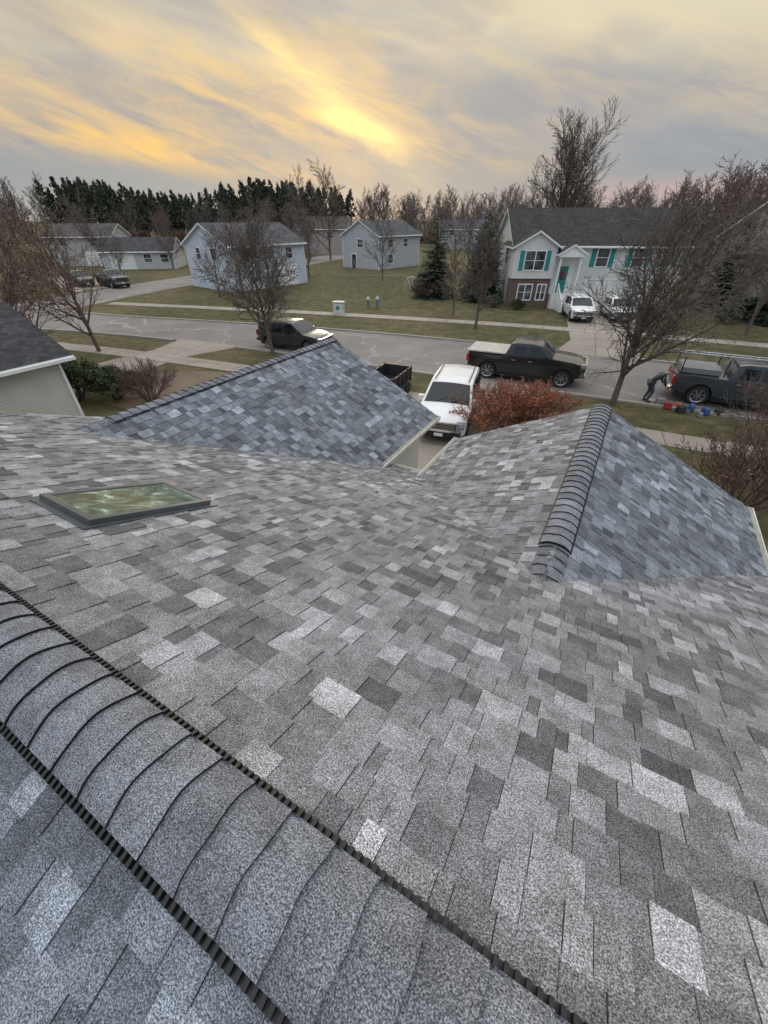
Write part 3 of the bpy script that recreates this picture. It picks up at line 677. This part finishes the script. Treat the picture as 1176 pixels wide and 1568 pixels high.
# ------------------------------------------------------------------ vehicles
def vehicle(name, prof, L, W, wheels, wr, zb, tumble, mat, loc, ang, sidewin, wind, rear, H, pickup=False, cover=None, rails=False, hood_z=1.0, bump_h=(.35, .6)):
    e = empty(name, loc, ang)
    def hw(x, z):
        k = abs(x - L / 2) / (L / 2); h_ = W / 2 * (1 - .13 * k ** 5)
        if z > zb: h_ -= (z - zb) * tumble
        if z < .55: h_ -= (.55 - z) * .12
        return h_
    pts = list(prof)
    bm = bmesh.new(); vs = [bm.verts.new((x, -1, z)) for x, z in pts]; f = bm.faces.new(vs)
    ex = bmesh.ops.extrude_face_region(bm, geom=[f])
    for v in ex['geom']:
        if isinstance(v, bmesh.types.BMVert): v.co.y = 1
    for x in [i * .22 for i in range(1, int(L / .22) + 1)]:
        bmesh.ops.bisect_plane(bm, geom=bm.verts[:] + bm.edges[:] + bm.faces[:], plane_co=(x, 0, 0), plane_no=(1, 0, 0))
    for z in (.45, .55, .7, .85, zb, zb + .15, zb + .3, zb + .45):
        bmesh.ops.bisect_plane(bm, geom=bm.verts[:] + bm.edges[:] + bm.faces[:], plane_co=(0, 0, z), plane_no=(0, 0, 1))
    for y in (-.8, -.4, 0, .4, .8):
        bmesh.ops.bisect_plane(bm, geom=bm.verts[:] + bm.edges[:] + bm.faces[:], plane_co=(0, y, 0), plane_no=(0, 1, 0))
    for v in bm.verts:
        yy = v.co.y; v.co.y = yy * hw(v.co.x, v.co.z)
        if v.co.x > L * .93: v.co.x -= .22 * (abs(yy) ** 3)
        if v.co.x < L * .04: v.co.x += .10 * (abs(yy) ** 3)
        if v.co.z > hood_z - .1: v.co.z -= .045 * yy * yy
    bmesh.ops.recalc_face_normals(bm, faces=bm.faces)
    me = bpy.data.meshes.new(name + "_body"); bm.to_mesh(me); bm.free(); me.materials.append(mat)
    me.polygons.foreach_set("use_smooth", [True] * len(me.polygons)); me.set_sharp_from_angle(angle=R(42))
    o = bpy.data.objects.new("body", me); COL.objects.link(o); o.parent = e; o.location = (-L / 2, 0, 0)
    bv = o.modifiers.new("b", 'BEVEL'); bv.width = .035; bv.segments = 3; bv.limit_method = 'ANGLE'; bv.angle_limit = R(42)
    mb = MB()  # 0 glass 1 black 2 chrome 3 lamp 4 tail 5 tire 6 rim 7 paint 8 plate 9 cover
    for s in (-1, 1):
        for poly in sidewin:
            q = [Vector((x, s * (hw(x, z) + .008), z - .045)) for x, z in poly]
            mb.face(q if s < 0 else list(reversed(q)), 0)
    def cross(x0, z0, x1, z1, inset, off, mi=0, n=8):
        dx, dz = x1 - x0, z1 - z0; l = math.hypot(dx, dz)
        if dx < 0: off = -off
        nx, nz = -dz / l * off, dx / l * off
        for i in range(n):
            ya = -1 + 2 * i / n; yb = -1 + 2 * (i + 1) / n
            def P(x, z, t):
                h_ = hw(x, z); y = t * (h_ - inset); return Vector((x + nx, y, z + nz - .045 * (y / h_) ** 2))
            mb.face((P(x0, z0, ya), P(x0, z0, yb), P(x1, z1, yb), P(x1, z1, ya)), mi)
    cross(*wind, .09, .012); cross(*rear, .1, .012)
    for x in wheels:
        for s in (-1, 1):
            yo = s * (W / 2 - .02); yi = s * (W / 2 - .26); N = 20
            mb.tube(Vector((x, yi, wr)), Vector((x, yo - s * .04, wr)), wr, wr, N, 5, True)
            mb.tube(Vector((x, yo - s * .04, wr)), Vector((x, yo, wr)), wr, wr * .9, N, 5)
            mb.tube(Vector((x, yo, wr)), Vector((x, yo - s * .035, wr)), wr * .9, wr * .68, N, 5)
            mb.tube(Vector((x, yo - s * .012, wr)), Vector((x, yo - s * .03, wr)), wr * .70, wr * .63, N, 6, False)
            for k in range(7):
                a = k / 7 * 6.283 + .3; d = Vector((math.cos(a), 0, math.sin(a))); tt = Vector((-d.z, 0, d.x))
                i0 = Vector((x, yo - s * .022, wr))
                mb.face((i0 + d * .04 + tt * wr * .06, i0 + d * .04 - tt * wr * .06, i0 + d * wr * .66 - tt * wr * .075, i0 + d * wr * .66 + tt * wr * .075), 6)
            mb.tube(Vector((x, yo - s * .03, wr)), Vector((x, yo - s * .012, wr)), wr * .18, wr * .16, 10, 6, True)
            M_ = 14; ra = wr + .07
            for k in range(M_):
                a = math.pi * k / M_ - .1; b2 = math.pi * (k + 1) / M_ - .1
                mb.face([Vector((x + ra * math.cos(a), s * (W / 2 - .03), wr + ra * math.sin(a))), Vector((x + ra * math.cos(b2), s * (W / 2 - .03), wr + ra * math.sin(b2))),
                         Vector((x + ra * math.cos(b2), s * (W / 2 - .4), wr + ra * math.sin(b2))), Vector((x + ra * math.cos(a), s * (W / 2 - .4), wr + ra * math.sin(a)))], 1)
                mb.face([Vector((x + (ra + .045) * math.cos(a), s * (hw(x, .8) + .004), wr + (ra + .045) * math.sin(a))), Vector((x + (ra + .045) * math.cos(b2), s * (hw(x, .8) + .004), wr + (ra + .045) * math.sin(b2))),
                         Vector((x + ra * math.cos(b2), s * (hw(x, .8) + .004), wr + ra * math.sin(b2))), Vector((x + ra * math.cos(a), s * (hw(x, .8) + .004), wr + ra * math.sin(a)))], 1)
    mb.box((.3, -W / 2 + .12, .26), (L - .4, W / 2 - .12, .5), 1)
    for s in (-1, 1):
        x0, x1 = wheels[0] + wr + .12, wheels[1] - wr - .12
        ys = sorted((s * (W / 2 - .05), s * (W / 2 - .005))); mb.box((x0, ys[0], .27), (x1, ys[1], .40), 1)
        for poly in sidewin:
            xm = min(p[0] for p in poly) - .03
            ys = sorted((s * (hw(xm, .8) - .01), s * (hw(xm, .8) + .004))); mb.box((xm - .006, ys[0], .45), (xm + .006, ys[1], zb - .05), 1)
            ys = sorted((s * (hw(xm, .9) - .01), s * (hw(xm, .9) + .03))); mb.box((xm + .08, ys[0], zb - .2), (xm + .26, ys[1], zb - .165), 7 if not pickup else 2)
        xf = max(p[0] for p in sidewin[-1]) - .1
        ys = sorted((s * (W / 2 - .03), s * (W / 2 + .2))); mb.box((xf - .1, ys[0], zb - .02), (xf + .06, ys[1], zb + .15), 7)
    xg = L - .02; gz0, gz1 = bump_h[1] + .02, hood_z - .14
    mb.box((xg - .08, -W * .31, gz0), (xg + .015, W * .31, gz1), 1)
    for k in range(4): z = gz0 + (gz1 - gz0) * (k + .5) / 4; mb.box((xg, -W * .30, z - .008), (xg + .022, W * .30, z + .008), 2)
    mb.box((xg - .05, -W * .32, gz1), (xg + .025, W * .32, gz1 + .02), 2)
    for s in (-1, 1):
        ys = sorted((s * W * .315, s * W * .445)); mb.box((L - .26, ys[0], gz1 - .15), (L - .025, ys[1], gz1 + .02), 3)
        ys = sorted((s * W * .31, s * W * .45)); mb.box((L - .26, ys[0], gz1 - .175), (L - .03, ys[1], gz1 - .151), 1)
        ys = sorted((s * W * .30, s * W * .38)); mb.box((L - .2, ys[0], bump_h[0] + .19), (L - .02, ys[1], bump_h[0] + .26), 3)
        ys = sorted((s * W * .36, s * W * .455)); mb.box((-.015 + .05, ys[0], .8), (.16, ys[1], 1.12), 4)
    mb.box((L - .2, -W * .40, bump_h[0]), (L + .03, W * .40, bump_h[0] + .18), 2 if pickup else 1)
    mb.box((L + .031, -.16, bump_h[0] + .03), (L + .038, .16, bump_h[0] + .15), 8)
    mb.box((-.06, -W * .42, .45), (.08, W * .42, .62), 2 if pickup else 1)
    mb.box((-.075, -.16, .5), (-.061, .16, .6), 8)
    wx, wz = wind[0], wind[1]
    for y in (-.45, .2): mb.tube(Vector((wx + .03, y, wz + .01)), Vector((wx - .18, y + .42, wz + .15)), .009, .007, 4, 1)
    if rails:
        for s in (-1, 1): mb.tube(Vector((1.0, s * (W / 2 - .32), H + .02)), Vector((2.9, s * (W / 2 - .32), H + .0)), .022, .022, 6, 1, True)
    mats = [M_CGLASS, M_BLACK, M_CHROME, M_LAMP, M_TAIL, M_TIRE, M_RIM, mat, M_PLATE]
    if cover is not None:
        mats.append(cover[0]); mb.box((.06, -W / 2 + .09, cover[1]), (2.0, W / 2 - .09, cover[1] + .06), 9)
    p = mb.obj("fittings", mats, e); p.location = (-L / 2, 0, 0)
    return e
def arch(cx, r, z0, n=9):
    a0 = math.asin(max(-1, min(1, (z0 - r[1]) / r[0])))
    return [(cx + r[0] * math.cos(t), r[1] + r[0] * math.sin(t)) for t in [a0 + (math.pi - 2 * a0) * i / n for i in range(n + 1)]]
def suv(name, mat, loc, ang, s=1.0):
    wr = .37; prof = [(.06, .45), (.0, .72), (.04, 1.0), (.14, 1.2), (.34, 1.6), (.55, 1.71), (1.2, 1.76), (2.3, 1.76), (2.85, 1.71), (3.78, 1.13), (4.3, 1.06), (4.75, .96), (4.93, .84), (5.0, .6), (4.95, .36)]
    prof += arch(3.98, (.44, wr), .32) + arch(.98, (.44, wr), .32)
    e = vehicle(name, prof, 5.0, 1.96, (.98, 3.98), wr, 1.08, .27, mat, loc, ang,
        [[(.42, 1.17), (1.22, 1.14), (1.25, 1.62), (.62, 1.58)], [(1.32, 1.14), (2.22, 1.13), (2.22, 1.65), (1.35, 1.63)], [(2.32, 1.13), (3.45, 1.13), (3.1, 1.45), (2.8, 1.63), (2.32, 1.65)]],
        (3.72, 1.167, 2.92, 1.666), (.17, 1.26, .36, 1.6), 1.76, rails=True, hood_z=1.02)
    e.scale = (s, s, s); return e
def pickup(name, mat, loc, ang, cover=None):
    wr = .42; prof = [(.03, .6), (.0, .8), (.02, 1.28), (2.02, 1.28), (2.06, 1.5), (2.2, 1.84), (2.5, 1.90), (3.3, 1.91), (3.65, 1.86), (4.3, 1.36), (4.9, 1.31), (5.5, 1.25), (5.78, 1.14), (5.85, .8), (5.8, .5)]
    prof += arch(4.86, (.5, wr), .42) + arch(1.2, (.5, wr), .42)
    return vehicle(name, prof, 5.85, 2.03, (1.2, 4.86), wr, 1.27, .27, mat, loc, ang,
        [[(2.3, 1.36), (3.0, 1.34), (3.0, 1.78), (2.45, 1.77)], [(3.1, 1.34), (4.1, 1.35), (3.65, 1.72), (3.5, 1.79), (3.1, 1.79)]],
        (4.25, 1.398, 3.7, 1.821), (2.075, 1.42, 2.19, 1.8), 1.9, pickup=True, cover=cover, hood_z=1.28, bump_h=(.5, .72))
M_COVER = simple("tonneau_cover", (0.45, 0.42, 0.37), 0.5)
pickup("pickup_truck", P_BLACK, (-4.2, 22.2, 0.004), R(6), (M_COVER, 1.285))
bt = pickup("pickup_truck", P_BLUE, (5.2, 23.2, 0.004), R(4))
suv("white_suv", P_WHITE, (-5.45, 15.1, 0.012), R(-78))
suv("dark_suv", P_DARK, (-18.6, 21.0, 0.004), R(8), .95)
suv("white_suv", P_WHITE, (-4.2, 40.3, 0.012), R(-70), .95)
suv("white_suv", P_WHITE, (-1.3, 41.8, 0.012), R(-70), .92)
suv("dark_suv", P_DARK, (-61.5, 31.0, 0.012), R(-10), .95)
pickup("pickup_truck", P_DARK, (-57.3, 32.6, 0.012), R(-10))

# ------------------------------------------------------------------ small things
mb = MB(); mb.box((-.45, -.3, 0), (.45, .3, .9), 0); mb.box((-.5, -.35, .9), (.5, .35, .97), 0); mb.box((-.4, -.312, .1), (.4, -.301, .85), 1); mb.box((-.2, -.318, .35), (.1, -.313, .65), 2)
o = mb.obj("utility_cabinet", [simple("cabinet_grey", (.45, .47, .45)), simple("cabinet_door", (.5, .52, .5)), simple("cabinet_label", (.05, .2, .15))]); o.location = (-22.7, 31.8, 0.03); o.rotation_euler = (0, 0, R(20))
for x, y in ((-21.9, 35.4), (-21.2, 35.9)):
    mb = MB(); mb.tube(Vector((0, 0, 0)), Vector((0, 0, .75)), .16, .15, 10, 0, True); mb.tube(Vector((0, 0, .75)), Vector((0, 0, .95)), .19, .14, 10, 1, True)
    o = mb.obj("utility_pedestal", [simple("pedestal_green", (.12, .17, .14)), simple("pedestal_cap", (.4, .45, .4))]); o.location = (x, y, 0)
mb = MB()
for x in (0, 2.4):
    for s in (-1, 1): mb.tube(Vector((x, s * .9, 0)), Vector((x, 0, 2.1)), .04, .04, 6)
mb.tube(Vector((-.1, 0, 2.1)), Vector((2.5, 0, 2.1)), .045, .045, 6)
for x in (.6, .95, 1.5, 1.85): mb.tube(Vector((x, 0, 2.1)), Vector((x, 0, .55)), .012, .012, 4)
mb.box((.55, -.12, .5), (1.0, .12, .55), 1); mb.box((1.45, -.12, .5), (1.9, .12, .55), 1)
mb.tube(Vector((2.4, 0, 1.6)), Vector((3.6, .3, .2)), .12, .12, 6, 1)
o = mb.obj("swing_set", [M_WHITE, M_RUST]); o.location = (-24.2, 48, 0); o.rotation_euler = (0, 0, R(85)); o.scale = (.6, .6, .6)
mb = MB()
pa, pb = Vector((-33, 47, 0)), Vector((-12.5, 55, 0)); n = 9
for i in range(n + 1):
    p = pa.lerp(pb, i / n); mb.tube(p, p + Vector((0, 0, 1.25)), .03, .03, 6)
mb.tube(pa + Vector((0, 0, 1.22)), pb + Vector((0, 0, 1.22)), .022, .022, 5); d = (pb - pa)
for i in range(110):
    a = pa + d * (i / 110)
    for s in (-1, 1): mb.tube(a + Vector((0, 0, 0)), a + d.normalized() * s * 1.0 + Vector((0, 0, 1.2)), .005, .005, 3)
mb.obj("chain_link_fence", [simple("galvanised_steel", (.3, .3, .3), .5, .6)])
mb = MB()
mb.box((-1.5, -.95, .55), (1.5, .95, .62))
for s in (-1, 1): mb.box((-1.5, s * .95 - .03, .62), (1.5, s * .95 + .03, 1.35))
for s in (-1, 1): mb.box((s * 1.5 - .03, -.92, .62), (s * 1.5 + .03, .92, 1.35))
for x in (-1.45, -.7, 0, .7, 1.45):
    for s in (-1, 1): mb.box((x - .04, s * 1.0 - .03, .5), (x + .04, s * 1.0 + .03, 1.42))
for x in (-.45, .45):
    for s in (-1, 1): mb.tube(Vector((x, s * 1.04, .36)), Vector((x, s * 1.24, .36)), .36, .36, 16, 1, True)
mb.tube(Vector((1.5, .5, .5)), Vector((2.7, 0, .5)), .05, .05, 6); mb.tube(Vector((1.5, -.5, .5)), Vector((2.7, 0, .5)), .05, .05, 6)
o = mb.obj("dump_trailer", [simple("trailer_black", (.02, .02, .022), .5), M_TIRE]); o.location = (-9.2, 16.6, 0); o.rotation_euler = (0, 0, R(95)); o.scale = (.72, .72, .78)
def soft_box(name, loc, dim, mat, rz=0):
    bm = bmesh.new(); bmesh.ops.create_cube(bm, size=1); bmesh.ops.subdivide_edges(bm, edges=bm.edges[:], cuts=2, use_grid_fill=True)
    rr = random.Random(int(loc[0] * 10))
    for v in bm.verts:
        v.co = Vector((v.co.x * dim[0] * (1 - .15 * (v.co.z + .5)), v.co.y * dim[1] * (1 - .2 * (v.co.z + .5)), (v.co.z + .5) * dim[2])) + Vector([rr.uniform(-.02, .02) for _ in range(3)]) * dim[2] * 2
        v.co.z = max(0, v.co.z)
    me = bpy.data.meshes.new(name); bm.to_mesh(me); bm.free(); me.materials.append(mat)
    me.polygons.foreach_set("use_smooth", [True] * len(me.polygons))
    o = bpy.data.objects.new(name, me); COL.objects.link(o); o.location = loc; o.rotation_euler = (0, 0, rz)
    s = o.modifiers.new("s", 'SUBSURF'); s.levels = 2; s.render_levels = 2
    return o
M_TB = simple("bag_blue", (.03, .08, .22)); M_TR = simple("bag_red", (.30, .03, .025)); M_TG = simple("bag_grey", (.2, .2, .21)); M_TO = simple("bag_orange", (.45, .13, .03)); M_TK = simple("bag_black", (.02, .02, .02))
for i, (x, y, m, d) in enumerate([(2.5, 21.0, M_TR, (.35, .25, .3)), (3.0, 20.8, M_TK, (.4, .3, .3)), (3.4, 21.2, M_TB, (.4, .3, .3)), (3.9, 21.0, M_TB, (.3, .3, .3)), (2.9, 21.3, M_TO, (.25, .2, .25)), (2.2, 21.4, M_TG, (.4, .3, .3)), (4.4, 21.3, M_TK, (.4, .3, .25)), (3.7, 20.6, M_TG, (.25, .2, .2))]):
    soft_box("tool_bag", (x, y, 0), d, m, i * .7)
mb = MB()
for x in (-2.7, -1.1):
    for s in (-1, 1): mb.tube(Vector((x, s * .85, 1.28)), Vector((x, s * .8, 1.95)), .025, .025, 6)
    mb.tube(Vector((x, -.8, 1.95)), Vector((x, .8, 1.95)), .025, .025, 6)
for s in (-.25, .15): mb.tube(Vector((-3.1, s, 2.0)), Vector((1.0, s, 2.0)), .03, .03, 6, 1)
for k in range(13): mb.tube(Vector((-3.0 + k * .3, -.25, 2.0)), Vector((-3.0 + k * .3, .15, 2.0)), .015, .015, 5, 1)
mb.box((-2.7, -.75, 1.285), (-1.2, .7, 1.5), 2)
mb.obj("ladder_rack_and_ladder", [M_BLACK, M_RIM, M_TG], bt)

def person(loc, rz):
    e = empty("person", loc, rz)
    def skin(name, pts, edges, rad, mat, root=0):
        me = bpy.data.meshes.new(name); me.from_pydata(pts, edges, []); me.materials.append(mat)
        o = bpy.data.objects.new(name, me); COL.objects.link(o); o.parent = e
        sk = o.modifiers.new("sk", 'SKIN')
        for i, rr in enumerate(rad):
            o.data.skin_vertices[0].data[i].radius = (rr, rr) if not isinstance(rr, tuple) else rr
            o.data.skin_vertices[0].data[i].use_root = (i == root)
        s = o.modifiers.new("ss", 'SUBSURF'); s.levels = 2; s.render_levels = 2
        return o
    J = simple("jacket_dark", (.03, .035, .05)); T = simple("trousers_dark", (.04, .045, .055)); S = simple("skin", (.45, .27, .2)); Hh = simple("red_cap", (.35, .03, .02)); Bt = simple("boots", (.06, .035, .02))
    skin("jacket", [(0, 0, .92), (.12, 0, 1.08), (.30, 0, 1.22), (.42, 0, 1.28), (.36, .19, 1.24), (.44, .24, 1.0), (.58, .2, .80), (.36, -.19, 1.24), (.42, -.26, 1.0), (.55, -.2, .78)],
         [(0, 1), (1, 2), (2, 3), (2, 4), (4, 5), (5, 6), (2, 7), (7, 8), (8, 9)], [(.15, .12), (.15, .12), (.17, .13), .07, .07, .055, .042, .07, .055, .042], J)
    skin("trousers", [(0, 0, .93), (0, .10, .86), (.10, .12, .50), (-.02, .13, .10), (0, -.10, .86), (.14, -.12, .50), (.02, -.13, .10)], [(0, 1), (1, 2), (2, 3), (0, 4), (4, 5), (5, 6)], [.14, .105, .075, .055, .105, .075, .055], T)
    for s, x in ((.13, -.02), (-.13, .02)):
        skin("boot", [(x - .04, s, .06), (x + .08, s, .05), (x + .2, s, .04)], [(0, 1), (1, 2)], [.05, .05, .04], Bt)
    skin("head", [(.42, 0, 1.28), (.50, 0, 1.31), (.56, 0, 1.34), (.62, 0, 1.36), (.64, 0, 1.27)], [(0, 1), (1, 2), (2, 3), (2, 4)], [.05, .055, .09, .085, .05], S)
    skin("nose", [(.66, 0, 1.30), (.70, 0, 1.27)], [(0, 1)], [.018, .014], S)
    for s in (-1, 1): skin("ear", [(.57, s * .095, 1.33), (.58, s * .105, 1.30)], [(0, 1)], [.02, .015], S)
    skin("cap", [(.56, 0, 1.38), (.64, 0, 1.41), (.75, 0, 1.36)], [(0, 1), (1, 2)], [.09, .085, (.06, .015)], Hh)
    for s in (-1, 1):
        y = s * .2; bx, bz = (.58, .80) if s > 0 else (.55, .78)
        skin("palm", [(bx, y, bz), (bx + .05, y, bz - .06)], [(0, 1)], [.035, .036], S)
        for k in range(4):
            yy = y + (k - 1.5) * .02; l = (.07, .08, .075, .06)[k]
            skin("finger", [(bx + .05, yy, bz - .07), (bx + .075, yy, bz - .07 - l * .5), (bx + .06, yy, bz - .07 - l)], [(0, 1), (1, 2)], [.010, .009, .008], S)
        skin("thumb", [(bx + .03, y - s * .03, bz - .04), (bx + .05, y - s * .055, bz - .08)], [(0, 1)], [.012, .009], S)
    return e
person((1.6, 21.5, 0), R(20))

# ------------------------------------------------------------------ sky / world
SAZ = math.atan2(-0.753, 1.162)
world = bpy.data.worlds.new("World"); scene.world = world; world.use_nodes = True
nt = world.node_tree; nt.nodes.clear()
out = nt.nodes.new("ShaderNodeOutputWorld"); bg = nt.nodes.new("ShaderNodeBackground"); bg2 = nt.nodes.new("ShaderNodeBackground"); add = nt.nodes.new("ShaderNodeAddShader")
sky = nt.nodes.new("ShaderNodeTexSky"); sky.sky_type = 'NISHITA'; sky.sun_disc = False; sky.sun_elevation = R(8); sky.sun_rotation = SAZ
lk(nt, sky.outputs[0], bg.inputs[0]); bg.inputs[1].default_value = 0.004
tc = nt.nodes.new("ShaderNodeTexCoord").outputs["Generated"]
mp = nt.nodes.new("ShaderNodeMapping"); mp.vector_type = 'POINT'; mp.inputs["Rotation"].default_value = (0, 0, R(-29.7)); lk(nt, tc, mp.inputs["Vector"])
sp_ = nt.nodes.new("ShaderNodeSeparateXYZ"); lk(nt, mp.outputs[0], sp_.inputs[0])
mn = lambda op, a, b=None, c=None, clamp=False: math_n(nt, op, a, b, c, clamp)
az = mn('ARCTAN2', sp_.outputs[0], sp_.outputs[1]); el = mn('ARCSINE', sp_.outputs[2])
def sstep(x, a, b):
    n = nt.nodes.new("ShaderNodeMapRange"); n.interpolation_type = 'SMOOTHSTEP'; n.inputs["From Min"].default_value = a; n.inputs["From Max"].default_value = b; lk(nt, x, n.inputs[0]); return n.outputs[0]
def gauss(cx, cy, ang, sx, sy):
    dx = mn('SUBTRACT', az, cx); dy = mn('SUBTRACT', el, cy); c, s = math.cos(ang), math.sin(ang)
    u = mn('ADD', mn('MULTIPLY', dx, c / sx), mn('MULTIPLY', dy, s / sx)); v = mn('ADD', mn('MULTIPLY', dx, -s / sy), mn('MULTIPLY', dy, c / sy))
    return mn('EXPONENT', mn('MULTIPLY', mn('ADD', mn('MULTIPLY', u, u), mn('MULTIPLY', v, v)), -1.0))
def streaks(ang, su, sv, warp, detail, z):
    aa = R(ang); cb = nt.nodes.new("ShaderNodeCombineXYZ")
    uu = mn('ADD', mn('MULTIPLY', az, math.cos(aa)), mn('MULTIPLY', el, math.sin(aa))); vv = mn('ADD', mn('MULTIPLY', az, -math.sin(aa)), mn('MULTIPLY', el, math.cos(aa)))
    lk(nt, mn('MULTIPLY', uu, su), cb.inputs[0]); lk(nt, mn('MULTIPLY', vv, sv), cb.inputs[1]); cb.inputs[2].default_value = z
    wn = noise(nt, 1.1, 2, .5, cb.outputs[0])
    wv = nt.nodes.new("ShaderNodeVectorMath"); wv.operation = 'MULTIPLY_ADD'; lk(nt, wn.outputs["Color"], wv.inputs[0]); wv.inputs[1].default_value = (warp, warp * 1.4, 0); lk(nt, cb.outputs[0], wv.inputs[2])
    return noise(nt, 1.0, detail, .6, wv.outputs[0]).outputs[0]
streak = sstep(streaks(-14, 3.2, 15, .9, 5, 0), .40, .62)
fine = sstep(streaks(-18, 6, 34, 1.4, 3, 5.0), .38, .66)
big = sstep(streaks(-8, 2.2, 7.5, .6, 3, 3.3), .38, .60)
grey = ramp(nt, mn('MULTIPLY', el, 3.0, clamp=True), [(0.0, (.46, .45, .43)), (.1, (.35, .37, .38)), (.3, (.30, .33, .37)), (.6, (.39, .39, .39)), (1.0, (.50, .48, .44))])
tan = (0.64, 0.54, 0.39); gold = (0.94, 0.60, 0.22); cream = (0.84, 0.74, 0.51)
up = sstep(el, .05, .14)
sf = mn('ADD', mn('MULTIPLY', streak, .7), mn('MULTIPLY', mn('MULTIPLY', fine, big), .4), clamp=True)
c = mix(nt, mn('MULTIPLY', up, mn('MULTIPLY', sf, .85)), grey, tan)
c = mix(nt, mn('MULTIPLY', sstep(el, .15, .25), mn('MULTIPLY', big, .75)), c, cream)
warm = mn('ADD', mn('MULTIPLY', gauss(-.18, .165, 0, .40, .075), .85), mn('ADD', mn('MULTIPLY', gauss(-.42, .10, R(-6), .26, .025), .85), mn('MULTIPLY', gauss(.05, .11, R(-8), .22, .018), .6)), clamp=True)
c = mix(nt, mn('MULTIPLY', warm, mn('ADD', mn('MULTIPLY', sf, .9), .15), clamp=True), c, gold)
c = mix(nt, mn('MULTIPLY', gauss(-.14, .205, R(-45), .06, .016), .55), c, (.42, .37, .32))
c = mix(nt, mn('MULTIPLY', gauss(-.20, .105, R(-4), .12, .018), .55), c, (.36, .36, .36))
blueg = mn('MULTIPLY', gauss(.35, .13, R(-10), .24, .05), mn('ADD', .4, mn('MULTIPLY', big, .6)))
c = mix(nt, blueg, c, (.30, .33, .39))
core = mn('ADD', mn('MULTIPLY', gauss(-.09, .165, R(-30), .15, .022), mn('ADD', .3, mn('MULTIPLY', sf, .9))), mn('MULTIPLY', gauss(-.045, .134, R(-14), .07, .012), 1.2), clamp=True)
c = mix(nt, core, c, (1.3, .92, .36))
c = mix(nt, mn('MULTIPLY', gauss(.52, .035, 0, .22, .02), .6), c, (.62, .42, .40))
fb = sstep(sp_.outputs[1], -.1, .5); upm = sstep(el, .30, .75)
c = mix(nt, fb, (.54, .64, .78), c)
c = mix(nt, upm, c, (1.36, 1.40, 1.46))  # unseen upper dome made brighter than the real sky to light the roof
c = mix(nt, sstep(el, -.05, .0), (.12, .12, .10), c)
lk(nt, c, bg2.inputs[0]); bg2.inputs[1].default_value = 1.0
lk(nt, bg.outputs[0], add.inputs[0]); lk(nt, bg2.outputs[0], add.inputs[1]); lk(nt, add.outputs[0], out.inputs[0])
world.cycles.sampling_method = 'MANUAL'; world.cycles.sample_map_resolution = 512

sl = bpy.data.lights.new("sun", 'SUN'); sl.energy = 1.0; sl.angle = R(14); sl.color = (1.0, .82, .58)
so = bpy.data.objects.new("sun", sl); COL.objects.link(so)
sd = Vector((-0.753, 1.162, 0)).normalized() * math.cos(R(10)) + Vector((0, 0, math.sin(R(10))))
so.rotation_euler = sd.to_track_quat('Z', 'Y').to_euler()

# ------------------------------------------------------------------ camera
cd = bpy.data.cameras.new("camera"); cd.sensor_fit = 'VERTICAL'; cd.sensor_height = 36; cd.lens = 14.0; cd.clip_start = 0.05; cd.clip_end = 4000
co = bpy.data.objects.new("camera", cd); COL.objects.link(co); co.location = (0, 0, 6.8); co.rotation_euler = (R(90 - 36.36), 0, R(29.7))
scene.camera = co
scene.view_settings.view_transform = 'Standard'; scene.view_settings.look = 'None'; scene.view_settings.exposure = 0
